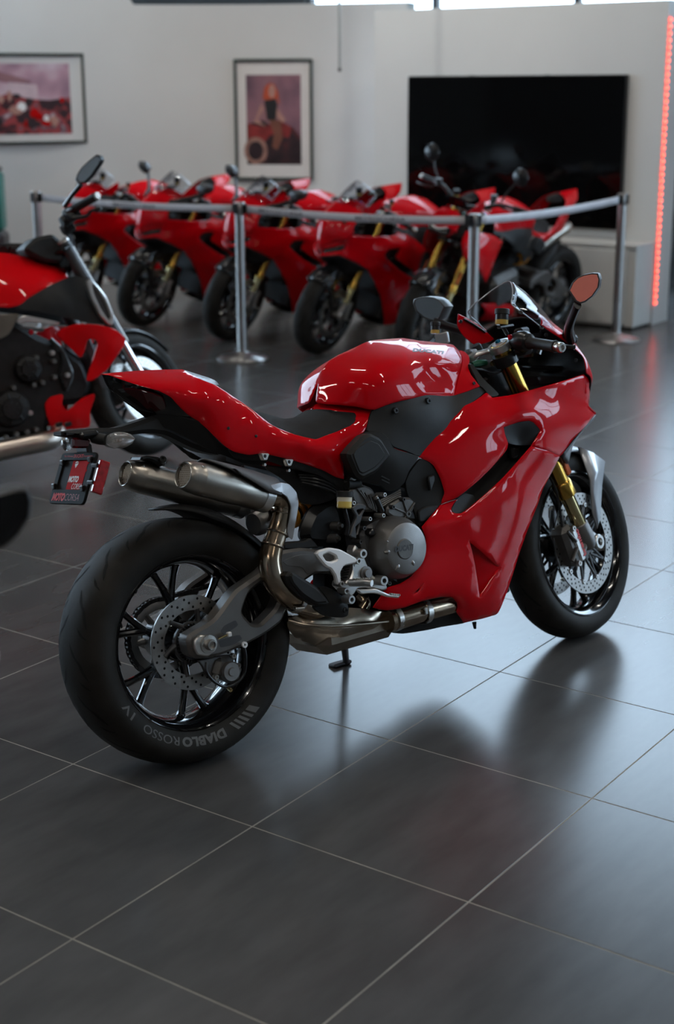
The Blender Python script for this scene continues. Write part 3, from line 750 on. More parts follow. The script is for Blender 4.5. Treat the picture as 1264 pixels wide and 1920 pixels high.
def disc_parts(B, root, y, r1, r0, rows, bob=0, name='brake_disc', thick=.0045):
    d = B(name, lathe([(r0,-thick/2),(r1,-thick/2),(r1,thick/2),(r0,thick/2),(r0,-thick/2)], (0,y,0), (0,1,0), 72), DISC, root)
    mb = MB()
    for k, (n, ph) in rows.items():
        for i in range(n):
            a = 2*PI*i/n+ph
            for s in (-1,1):
                c = (k*math.cos(a), y+s*(thick/2+.0003), k*math.sin(a)); mb.add(lathe([(0,0),(.0036,0)], c, (0,s,0), 8))
    B('disc_drillings', (mb.V, mb.F), GROOVE, d, False)
    return d

def build_bike(root):
    b = Bike(FR, root); P = b.pt
    # ------------------------------------------------ rear wheel
    mr = Matrix.Translation((0,0,.3204))
    ty, prof, B = wheel(root, mr, False)
    d = disc_parts(B, root, -.070, .1225, .084, {.092:(18,0), .103:(18,.12), .114:(18,.24)})
    mb = MB()
    for i in range(6):
        a = i*PI/3+.2
        mb.add(tube([(.050*math.cos(a-.25),-.068,.050*math.sin(a-.25),.009),(.07*math.cos(a-.1),-.069,.07*math.sin(a-.1),.006),(.088*math.cos(a),-.070,.088*math.sin(a),.007)], 8, 3))
    mb.add(lathe([(.030,-.076),(.052,-.076),(.055,-.072),(.055,-.064),(.030,-.05)], (0,0,0), (0,1,0), 36))
    B('disc_carrier', (mb.V, mb.F), GUN)
    mb = MB()
    for i in range(36):
        a = 2*PI*i/36; mb.add(box((.047*math.cos(a), -.080, .047*math.sin(a)), (.007,.012,.004), Matrix.Rotation(-a, 3, 'Y'), .001))
    B('sensor_ring', (mb.V, mb.F), BLKS)
    # sprocket, chain
    mb = MB(); mb.add(lathe([(.075,.078),(.094,.078),(.098,.080),(.098,.085),(.094,.087),(.075,.087),(.075,.078)], (0,0,0), (0,1,0), 48))
    for i in range(6):
        a = i*PI/3; mb.add(tube([(.045*math.cos(a),.082,.045*math.sin(a),.010),(.08*math.cos(a),.0825,.08*math.sin(a),.008)], 8, 2))
    mb.add(lathe([(.03,.05),(.055,.055),(.055,.088),(.03,.088)], (0,0,0), (0,1,0), 32))
    B('sprocket', (mb.V, mb.F), ALU)
    path = []
    c1 = np.array([0,.3204]); c2 = np.array([.60,.40]); r1, r2c = .103, .038
    for i in range(31): t = math.radians(80)+math.radians(205)*i/30; path.append(c1+r1*np.array([math.cos(t), math.sin(t)]))
    for i in range(1,12): t = math.radians(285+i*13.5); path.append(c2+r2c*np.array([math.cos(t), math.sin(t)]))
    path = dens(path, .0159); mb = MB()
    for i in range(len(path)):
        p, q = path[i], path[(i+1) % len(path)]; m_ = (p+q)/2; a = math.atan2(q[1]-p[1], q[0]-p[0])
        for s in (-1,1): mb.add(box((m_[0], .0825+s*(.006 if i % 2 else .009), m_[1]), (.0185,.0024,.011), Matrix.Rotation(-a,3,'Y'), .001))
        mb.add(cyl((p[0],.0735,p[1]), (p[0],.0915,p[1]), .0046, seg=8))
    mb.build('chain', GUN, root)
    # sidewall lettering of the rear tyre (right side)
    def side(u0, u1, r0, r1):
        def fn(u, v):
            a = u0+(u1-u0)*u; r = r0+(r1-r0)*v; ys = [p for p in [(.222,-.074),(.232,-.083),(.244,-.0905),(.258,-.0955),(.272,-.0970)]]
            y = float(np.interp(r, [p[0] for p in ys], [p[1] for p in ys]))-.0006
            return tuple(mr @ Vector((r*math.cos(a), y, r*math.sin(a))))
        return fn
    rd = math.radians
    text_on('sidewall_lettering', 'DIABLO', side(rd(281), rd(251), .242, .263), TXTG, ty, .05, 0, 1.05, (.2,.4,.6,.8))
    text_on('sidewall_lettering', 'ROSSO', side(rd(249), rd(223), .242, .263), TXTG, ty, .0, 0, 1.0, (.2,.4,.6,.8))
    text_on('sidewall_lettering', 'IV', side(rd(214), rd(204), .242, .263), TXTG, ty, .02, 0, 1.3, (.2,.4,.6,.8))
    mb = MB()
    for k in range(5):
        a = rd(286+k*3.6); rows = []
        for j in range(5):
            v = j/4; aa = a+rd(3.2)*v; rows.append([side(0,1,.240,.265)(aa+e, v) for e in (0, rd(2.0 if k < 4 else 4))])
        mb.add(loft(rows))
    mb.build('sidewall_stripes', TXTG, ty, False)
    # ------------------------------------------------ swing arm (right beam, left beam, cross piece)
    sw_out = [(351,1203),(355,1190),(402,1163),(442,1107),(470,1088),(497,1069),(526,1033),(566,1027),(597,1030),(642,1036),(644,1083),(623,1073),(593,1076),(575,1088),(552,1106),(543,1130),(531,1166),(498,1190),(460,1211),(416,1229),(374,1237),(357,1228)]
    hole = [(468,1111),(499,1087),(515,1103),(526,1122),(517,1142),(489,1171),(474,1171),(454,1149)]
    sw = b.slab('swing_arm', 'px', sw_out, -.140, -.088, SWG, bev=.008, it=2, holes=[hole])
    b.slab('swing_arm_beam', 'px', sw_out, -.140, -.088, SWG, bev=.008, it=2, holes=[hole], parent=sw)  # left beam, mirrored below
    lb = [o for o in sw.children][-1]
    me = lb.data; 
    for v in me.vertices: v.co.y = -v.co.y
    me.flip_normals()
    c = P('px', 575, 1050, -.12); ob('swing_arm_bridge', *box((c[0]-.02, 0, c[2]), (.10,.24,.075), bev=.02), SWG, sw)
    c = P('px', 640, 1058, -.12); ob('pivot_tube', *cyl((c[0],-.15,c[2]), (c[0],.15,c[2]), .030, bev=.004), ALUD, sw)
    b.slab('recess_panel', 'Z7', [(880,640),(940,610),(955,640),(880,690),(860,670)], -.1402, -.139, GUN, sw, 0.0005)
    b.slab('recess_panel', 'Z7', [(850,715),(960,685),(975,710),(930,740),(860,755)], -.1402, -.139, GUN, sw, 0.0005)
    b.slab('recess_panel', 'R7', [(360,800),(520,740),(700,730),(860,760),(850,900),(680,905),(610,930),(560,860),(420,850)], -.1408, -.1395, SWG, sw, 0.0008)
    # axle
    c = P('px', 390, 1208, -.150)
    b.slab('axle_block', 'Z7', [(730,715),(760,690),(820,690),(842,720),(838,770),(800,800),(745,792),(728,760)], -.152, -.139, SIL, None, .003, 1)
    ob('axle_nut', *lathe([(.009,-.020),(.013,-.020),(.0145,-.016),(.0145,-.004),(.024,-.003),(.024,.003),(0,.003)], (c[0],-.153,c[2]), (0,1,0), 6 if False else 28), STEEL, root)
    ob('axle', *cyl((0,-.158,.3204), (0,.158,.3204), .0125), STEEL, root)
    a = P('Z7', 850, 708, -.155); e = P('Z7', 905, 685, -.155)
    ob('adjuster_bolt', *cyl(a, e, .0028, seg=10), GOLDL, root); ob('adjuster_head', *box(e, (.012,.012,.012), bev=.002), SILW, root)
    # rear caliper
    cc = V3(P('Z7', 888, 872, -.105))
    cal = ob('rear_caliper', *box(cc+Vector((0,.012,0)), (.085,.060,.055), Matrix.Rotation(.5,3,'Y'), .012), ALUD, root)
    ob('piston_cap', *lathe([(0,.018),(.010,.018),(.012,.014),(.024,.014),(.027,.008),(.027,0)], cc+Vector((0,-.016,0)), (0,-1,0), 24), ALU, cal)
    for X, Y in ((920,795),(945,845),(830,905),(930,885)):
        q = P('Z7', X, Y, -.115); ob('caliper_bolt', *bolt(q, (0,-1,0), .0075, .012), STEEL, cal)
    b.slab('caliper_bracket', 'Z7', [(745,820),(800,810),(890,790),(940,790),(930,830),(850,850),(815,905),(790,900),(770,850)], -.108, -.098, ALUD, cal, .002)
    b.tub('brake_hose', 'Z7', [(790,830,-.13,.0042),(790,880,-.135,.0042),(830,930,-.135,.0042),(890,955,-.13,.0042),(950,930,-.13,.0042),(985,880,-.13,.0042),(990,800,-.145,.0042),(982,745,-.148,.0042)], BLKS)
    q = P('Z7', 982, 738, -.150); ob('hose_clip', *lathe([(.003,.006),(.008,.006),(.008,0),(0,0)], q, (0,-1,0), 14), SILW, root)
    q = P('Z7', 900, 960, -.13); ob('bleed_nipple', *cyl(q, V3(q)+Vector((.0,-.014,-.006)), .005), GOLDL, cal)
    # hugger
    rows = []
    for i in range(15):
        t = math.radians(94-i*5.0); w = .014+.066*min(1, (i/6)**.8); R = .348+.004*math.sin(i*.5); row = []
        for k in range(9):
            s = -1+2*k/8; rr = R-.030*abs(s)**2.6*min(1,i/5); row.append((rr*math.cos(t), s*w, .3204+rr*math.sin(t)))
        rows.append(row)
    solidify(ob('rear_hugger', *loft(rows), BLK, root), .004)
    b.slab('hugger_mount', 'R7', [(380,690),(385,630),(470,610),(580,605),(650,572),(700,620),(735,672)], -.130, -.10, BLK, None, .004)
    # ------------------------------------------------ exhaust
    def can(pts, r, y, nm):
        A = V3(P(*pts[0], y[0])); E = V3(P(*pts[1], y[1])); L = (E-A).length; dr = (E-A)/L
        o = ob(nm, *lathe([(r*.80,0),(r*.83,-.002),(r*.87,0),(r*.93,.010),(r*.99,.022),(r*1.0,.038),(r*1.02,.040),(r*1.03,.044),(r*1.06,L*.5),(r*1.05,L-.035),(r*.98,L-.03),(r*.97,L-.004),(r*.80,L),(0,L)], A, dr, 40), TITAN, root)
        ob('end_cone', *lathe([(r*.80,0),(r*.76,.008),(r*.70,.02),(0,.03)], A, dr, 32), mat('mesh_backing', (.10,.07,.03), .5, .6, vary=.3), o)
        ob('tip_ring', *lathe([(r*.74,.004),(r*.76,-.003),(r*.81,-.004),(r*.84,.001),(r*.80,.006)], A, dr, 40), STEEL, o)
        u, v, w = frame_of(dr); mb = MB(); rr = r*.75
        for k in range(-5, 6):
            t = k/5.6*rr; hl = math.sqrt(rr*rr-t*t)
            mb.add(tube([(*(A+w*.006+u*t-v*hl),.0011),(*(A+w*.006+u*t+v*hl),.0011)], 5, 1)); mb.add(tube([(*(A+w*.0075+v*t-u*hl),.0011),(*(A+w*.0075+v*t+u*hl),.0011)], 5, 1))
        mb.build('spark_mesh', TITAN, o)
        for t in (.6, 2.4): 
            e = (u*math.cos(t)+v*math.sin(t)); ob('rivet', *bolt(A+w*.03+e*r*1.0, e, .003, .002), STEEL, o)
        ob('can_band', *lathe([(r*1.0,L-.032),(r*1.075,L-.034),(r*1.075,L-.008),(r*.98,L-.006)], A, dr, 40), SIL, o)
        return o, A, dr, L
    far, fA, fd, fL = can([('R4',222,862),('Z6',60,255)], .040, (.015,.0), 'silencer')
    nea, nA, nd, nL = can([('R4',652,872),('Z6',190,215)], .0405, (-.185,-.165), 'silencer')
    # heat shield over the near can
    rows = []
    for i in range(11):
        t = i/10; c = nA+nd*(.050+(nL-.045)*t); row = []; lo_ = 78-72*min(1, t*1.25)**.8
        for k in range(9):
            a = math.radians(lo_+(140-lo_)*k/8)
            e = Vector((0,-1,0))*math.cos(a)+(Vector((0,0,1))-nd*nd.z).normalized()*math.sin(a)
            row.append(c+e*(.0495+.003*math.sin(PI*t)))
        rows.append(row)
    hs = solidify(ob('heat_shield', *loft(rows), SHLD, root), .004)
    b.slab('shield_slot', 'R4', [(1030,822),(1045,830),(1085,865),(1070,868)], -.225, -.20, DARK, hs, .0005)
    b.panel('pipe_guard', 'Z6', [(205,150,-.215),(262,135,-.212),(310,145,-.205),(350,190,-.195),(362,250,-.195),(350,330,-.195),(330,430,-.195),(325,455,-.19),(308,440,-.185),(300,400,-.185),(315,330,-.19),(322,270,-.2),(300,215,-.21),(262,190,-.218),(215,170,-.22)], SHLD if False else GREY, ctrl=[(330,240,-.212),(325,340,-.208)], thick=.004, step=5)
    # pipes
    pp = b.tub('exhaust_pipe', 'Z6', [(205,215,-.166,.027),(250,215,-.168,.026),(278,245,-.168,.026),(278,290,-.165,.026),(255,375,-.16,.027),(228,450,-.158,.028),(208,520,-.158,.030),(200,590,-.160,.031),(222,680,-.162,.031),(280,755,-.16,.031),(350,800,-.15,.031),(420,838,-.13,.031),(480,880,-.10,.031)], PIPE, seg=20, n=6)
    for X, Y, dx, dy, r in ((266,308,-12,50,.0275),(243,420,-20,60,.0285),(215,490,-16,60,.0300)):
        A = V3(P('Z6', X, Y, -.161)); D = V3(P('Z6', X+dx, Y+dy, -.161))-A; D.normalize(); ob('weld_bead', *lathe([(r,-.003),(r+.0022,0),(r,.003)], A, D, 24), COLL, pp)
    A = V3(P('Z6', 345, 800, -.152)); D = (V3(P('Z6', 420, 840, -.13))-A).normalized()
    cl = ob('pipe_clamp', *lathe([(.031,-.008),(.034,-.008),(.034,.008),(.031,.008)], A, D, 24), STEEL, pp)
    q = P('Z6', 390, 842, -.185); ob('clamp_bolt', *cyl(V3(q)+Vector((-.028,.002,.004)), q, .006, seg=12), STEEL, pp)
    # link pipe to the far can
    ob('link_pipe', *tube([(*(fA+fd*fL*.98),.025),(*(fA+fd*(fL+.05)),.025),(*V3(P('Z6',262,300,-.10)),.025),(*V3(P('Z6',262,345,-.145)),.025)], 16, 5), PIPE, root)
    # collector box
    def ring(X0, y0, z0, X1, y1, z1): pass
    col_out = [(296,925),(300,955),(345,1018),(430,1045),(470,1062),(555,1068),(620,1058),(800,1005),(868,970),(872,935),(915,930),(905,890),(880,870),(820,862),(760,850),(650,840),(520,845),(420,860),(400,880),(300,900)]
    b.panel('collector_box', 'Z6', [(x, y, -.095-.035*max(0,min(1,(1000-y)/140))*1.0) for x, y in col_out], COLL, ctrl=[(430,960,-.150),(600,955,-.155),(780,935,-.150),(600,1030,-.12),(600,895,-.135),(880,905,-.135),(350,960,-.13)], thick=.05, step=6, lip=.004)
    ob('collector_seam', *tube([(*P('Z6',300,912,-.142),.004),(*P('Z6',410,938,-.156),.0045),(*P('Z6',560,945,-.160),.0045),(*P('Z6',720,935,-.158),.0045),(*P('Z6',870,920,-.150),.004)], 8, 5), COLL, root)
    ob('collector_core', *box(V3(P('Z6',600,960,-.03)), (.28,.20,.085), bev=.03), COLL, root)
    fp = b.tub('front_header', 'Z6', [(860,915,-.13,.034),(930,895,-.13,.034),(1050,858,-.128,.034),(1150,832,-.125,.033),(1264,800,-.12,.033),(1330,775,-.10,.033)], PIPE, seg=20, n=4)
    A = V3(P('Z6',1062,860,-.128)); D = (V3(P('Z6',1150,832,-.125))-A).normalized()
    ob('header_clamp', *lathe([(.034,-.009),(.0375,-.009),(.0375,.009),(.034,.009)], A, D, 28), STEEL, fp)
    ob('clamp_tab', *box(V3(P('Z6',1078,860,-.168)), (.012,.01,.022), bev=.002), STEEL, fp)
    A = V3(P('Z6',902,900,-.132)); ob('header_collar', *lathe([(.033,-.010),(.037,-.010),(.037,.006),(.033,.006)], A, D, 28), STEEL, fp)
    ob('rear_header', *tube([(*P('Z6',690,770,-.09),.024),(*P('Z6',720,810,-.10),.024),(*P('Z6',700,850,-.10),.028)], 14, 5), PIPE, root)
    # lower exhaust covers (black)
    b.slab('exhaust_cover', 'R7', [(402,952),(432,912),(470,903),(604,986),(735,1068),(842,1212),(826,1236),(715,1248),(640,1212),(520,1132),(440,1042)], -.208, -.17, BLK, None, .006, 1)
    b.slab('exhaust_cover_face', 'R7', [(442,950),(472,914),(600,996),(725,1082),(832,1212),(700,1222),(560,1130),(468,1022)], -.216, -.205, BLK, None, .006, 1)
    b.panel('exhaust_cover', 'R7', [(725,1060,-.17),(800,1055,-.17),(900,1100,-.175),(990,1180,-.175),(1025,1270,-.175),(1015,1340,-.17),(960,1360,-.17),(870,1355,-.17),(760,1330,-.17),(640,1230,-.17),(720,1240,-.175),(835,1220,-.18),(800,1150,-.18)], BLK, ctrl=[(920,1220,-.20)], thick=.02, step=5, lip=.003)
    q = P('R7', 985, 1285, -.188); ob('cover_bolt', *bolt(q, (0,-1,0), .008, .006), BLKS, root)
    # ------------------------------------------------ rear suspension
    A = V3(P('Z6',150,370,-.02)); E = V3(P('Z6',480,265,.03)); D = (E-A).normalized()
    sh = ob('shock_absorber', *cyl(A, E, .022), ALUD, root)
    ob('shock_reservoir', *lathe([(0,-.01),(.028,-.01),(.034,.0),(.034,.03),(.031,.032),(.034,.036),(.034,.075),(.022,.09),(0,.09)], P('Z6',120,365,-.06), D, 28), ALU, sh)
    ob('shock_clevis', *box(V3(P('Z6',120,315,-.04)), (.05,.05,.06), bev=.01), ALU, sh)
    hel = []
    for i in range(6*12+1):
        t = i/12; c = A+D*(.10+t*.028); u, v, w = frame_of(D); hel.append((*(c+u*.034*math.cos(2*PI*t)+v*.034*math.sin(2*PI*t)),.0062))
    ob('spring', *tube(hel, 8, 1), ORG, sh)
    # ------------------------------------------------ engine
    ek = ob('crankcase', *box(V3(P('R8',640,760,0)), (.30,.30,.24), Matrix.Rotation(.25,3,'Y'), .04), ALUD, root)
    cc = V3(P('R8',690,778,-.195))
    cco = ob('clutch_cover', *lathe([(0,.030),(.062,.030),(.0705,.026),(.077,.014),(.082,.0),(.086,-.008),(.088,-.03),(.088,-.09)], cc, (0,-1,0), 56), ALU, root)
    ec = V3(P('R8',728,786,-.2225))
    em = ob('clutch_emblem', *lathe([(0,.006),(.026,.006),(.0285,.004),(.0285,-.01)], ec, (0,-1,0), 40), GUN if False else ALUD, cco)
    def onface(cx, cy, w, h, y, tilt=0.0):
        L = P('R8', cx-w/2, cy+h/2, y); Rr = P('R8', cx+w/2, cy+h/2-tilt, y); T = P('R8', cx-w/2, cy-h/2, y)
        def fn(u, v): return tuple(L+(Rr-L)*u+(T-L)*v)
        return fn
    text_on('engine_lettering', 'DUCATI', onface(728,790,180,50,-.2290,26), TXTD if False else GUN, em, .06, .1, 1.05)
    for i, (X, Y) in enumerate(((555,815),(655,965),(805,925))):
        q = V3(P('R8', X, Y, -.220)); e = (q-cc); e.y = 0; e.normalize()
        ob('cover_lug', *tube([(*(q-e*.008+Vector((0,-.0005,0))),.004),(*(q+Vector((0,-.003,0))),.006),(*(q+e*.010),.0035)], 8, 3), ALU, cco)
    for X, Y in ((570,715),(600,890),(735,955)):
        q = V3(P('R8', X, Y, -.221)); e = (q-cc); e.y = 0; e.normalize(); ob('cover_rib', *tube([(*(q-e*.007),.0015),(*(q+e*.007),.0025)], 6, 1), ALU, cco)
    b.slab('cover_facet', 'R8', [(775,540),(850,620),(880,640),(815,680),(790,650)], -.2225, -.2185, ALUD, cco, .0005)
    b.slab('clutch_base', 'R8', [(300,640),(380,560),(480,500),(620,490),(560,600),(480,750),(500,930),(560,1030),(680,1080),(690,1100),(560,1070),(420,1000),(340,860)], -.165, -.08, GUN, None, .01, 2)
    b.slab('oil_filler', 'R8', [(395,610),(430,580),(450,620),(470,640),(410,660),(385,640)], -.185, -.15, BLKS, None, .003, 1)
    # cylinder head and cam covers
    b.slab('cylinder_head', 'R8', [(590,350),(700,285),(790,275),(840,320),(830,400),(780,480),(640,490),(560,440),(560,380)], -.165, -.07, ALUD, None, .006, 1)
    for X, Y in ((608,372),(712,298),(510,455),(378,490),(218,332),(523,250),(570,1125),(322,580),(286,716)):
        yy = -.185 if X in (510,378,523) else -.17; q = P('R8', X, Y, yy); ob('engine_bolt', *lathe([(.0028,.002),(.0032,.007),(.0055,.007),(.0062,.005),(.0062,-.03)], q, (0,-1,0), 16), SIL if X in (510,378,523,218) else GUN, root)
    for a_, e_ in (((760,440),(712,300)),((760,440),(608,372)),((760,440),(720,500)),((760,440),(830,330))):
        ob('head_rib', *tube([(*P('R8',*a_,-.166),.003),(*P('R8',*e_,-.166),.003)], 6, 1), ALUD, root)
    q = P('R8',760,440,-.165); ob('head_boss', *lathe([(.004,.006),(.009,.006),(.010,0)], q, (0,-1,0), 16), ALUD, root)
    for k in range(4):
        o_ = k*22
        ob('cooling_fin', *tube([(*P('R8',450+o_*.25,330+o_,-.15),.0035),(*P('R8',600,255+o_*.8,-.15),.0035),(*P('R8',690,205+o_,-.15),.0035)], 6, 3), ALUD, root)
    b.slab('rear_head_cover', 'R8', [(185,200),(330,150),(420,190),(480,300),(440,420),(330,420),(230,330)], -.15, -.06, ALUD, None, .006, 1)
    for k in range(5):
        ob('cover_rib', *tube([(*P('R8',260+k*40,190+k*20,-.152),.0025),(*P('R8',330+k*28,280+k*22,-.152),.0025),(*P('R8',380+k*18,380+k*10,-.152),.0025)], 6, 3), ALUD, root)
    ob('injector', *cyl(P('R8',450,290,-.17), P('R8',510,420,-.17), .0085, .0075, bev=.002), BLKS, root)
    ob('injector_tip', *cyl(P('R8',440,262,-.17), P('R8',455,295,-.17), .007, bev=.002), STEEL, root)
    ob('oil_line', *tube([(*P('R8',160,80,-.13),.018),(*P('R8',200,120,-.13),.018),(*P('R8',205,170,-.13),.016)], 14, 4), ALUD, root)
    ob('breather_hose', *tube([(*P('R8',160,150,-.14),.014),(*P('R8',240,150,-.14),.014),(*P('R8',280,130,-.14),.013)], 12, 4), BLK, root)
    b.slab('engine_skirt', 'R8', [(300,700),(480,700),(560,1080),(700,1100),(830,1000),(950,850),(930,540),(860,400),(820,380),(700,500),(500,480)], -.10, .10, GUN, None, .01)
    b.slab('black_bulkhead', 'Z6', [(640,100),(900,150),(1190,220),(1060,390),(1090,560),(1000,720),(800,860),(560,880),(520,760),(520,560),(500,420),(500,300),(540,200)], -.045, .03, DARK, None, .01)
    # heel guard hanger, rear sets
    b.slab('frame_hanger', 'R8', [(250,745),(300,800),(340,870),(390,1000),(440,1060),(520,1070),(545,1110),(570,1180),(520,1200),(380,1170),(270,1180),(240,1230),(200,1260),(130,1200),(80,1150),(90,1100),(200,1050),(240,900),(225,800)], -.185, -.15, SIL, None, .004, 1)
    q = P('R8',350,1025,-.186); ob('pivot_bolt', *lathe([(0,.012),(.011,.012),(.0125,.009),(.0125,.004),(.019,.003),(.019,0)], q, (0,-1,0), 24), ALU, root)
    hg = b.slab('heel_guard', 'Z6', [(458,540),(478,518),(540,502),(600,512),(660,545),(700,570),(688,590),(620,605),(600,640),(605,700),(582,712),(570,660),(545,622),(518,612)], -.222, -.206, SILW, None, .004, 1, holes=[[(500,545),(535,530),(572,548),(580,570),(552,582),(520,578)]])
    b.slab('peg_bracket', 'R8', [(230,930),(245,1050),(320,1085),(410,1120),(400,1140),(250,1150),(180,1130),(140,1120),(200,1080),(225,1000)], -.225, -.19, SIL, None, .004, 1)
    fpg = b.tub('foot_peg', 'Z6', [(650,700,-.22,.010),(700,700,-.245,.0105),(740,698,-.268,.0105),(775,703,-.285,.009)], SIL, seg=10, n=4)
    for k in range(9):
        q = P('Z6', 672+k*11, 690-k*.3, -.236-k*.005); ob('peg_tooth', *box(V3(q)+Vector((0,0,.004)), (.006,.004,.006), bev=.001), SIL, fpg)
    lv = b.slab('brake_pedal', 'Z6', [(690,738),(760,738),(800,735),(840,752),(880,768),(935,772),(930,788),(870,782),(820,765),(780,760),(715,765)], -.245, -.233, SIL, None, .003, 1)
    for k in range(5): 
        q = P('Z6', 882+k*11, 771+k*1.2, -.239); ob('pedal_tooth', *box(V3(q)+Vector((0,0,.003)), (.005,.012,.006), bev=.001), SIL, lv)
    for X, Y, r in ((300,832,.013),(505,1098,.014),(185,1285,.012),(255,905,.009),(88,1128,.008),(135,1200,.009)):
        q = P('R8', X, Y, -.2+(-.01 if X < 300 else 0)); ob('hanger_bolt', *lathe([(.4*r,.004),(.5*r,.012),(.9*r,.012),(r,.009),(r,-.02)], q, (0,-1,0), 18), SIL, root)
    for k in range(6):
        q = P('Z6', 628-k*2, 610+k*14, -.20); ob('pump_fin', *lathe([(.006,0),(.011,.001),(.011,.004),(.006,.005)], q, (.1,0,1), 14), BLKS, root)
    # rear reservoir
    A = V3(P('Z6',618,280,-.19)); U = (V3(P('Z6',620,205,-.19))-A); U.normalize()
    rs = ob('brake_reservoir', *lathe([(0,0),(.018,0),(.0205,.003),(.0205,.026)], A, U, 28), FLUID, root)
    ob('reservoir_band', *lathe([(.0207,.018),(.0207,.032),(0,.032)], A, U, 28), FLUIDW, rs)
    ob('reservoir_cap', *lathe([(.0205,.030),(.0235,.031),(.0235,.044),(.021,.046),(0,.046)], A, U, 28), BLK, rs)
    b.tub('reservoir_hose', 'Z6', [(620,285,-.19,.006),(632,330,-.19,.006),(640,380,-.185,.006),(630,430,-.18,.006)], BLKS)
    b.slab('hanger_frame', 'Z6', [(660,280),(700,250),(750,265),(725,320),(715,360),(690,400),(690,455),(650,440),(665,390),(690,330)], -.18, -.165, GUN, None, .003, 1, holes=[[(690,290),(730,285),(705,320)],[(685,385),(705,370),(690,430)]])
    b.slab('rear_airbox', 'Z6', [(390,440),(400,380),(440,290),(520,230),(580,225),(620,300),(630,400),(610,480),(520,500),(420,490)], -.09, -.04, BLKS, None, .02, 2)
    for X, Y in ((575,380),(560,450)):
        q = P('Z6', X, Y, -.10); ob('hose_fitting', *lathe([(0,.02),(.006,.02),(.007,.012),(.012,.010),(.013,0),(.013,-.02)], q, (.3,-1,0), 16), ALUD, root)
    # wiring loom under the seat
    for k in range(4):
        b.tub('cable', 'Z6', [(360+k*6,92+k*14,-.10,.0035),(450,95+k*18,-.115,.0035),(530,120+k*18,-.12,.0035),(580+k*3,165+k*14,-.125,.0035),(602+k*3,205+k*10,-.13,.0035)], BLKS, seg=8, n=5)
    return b
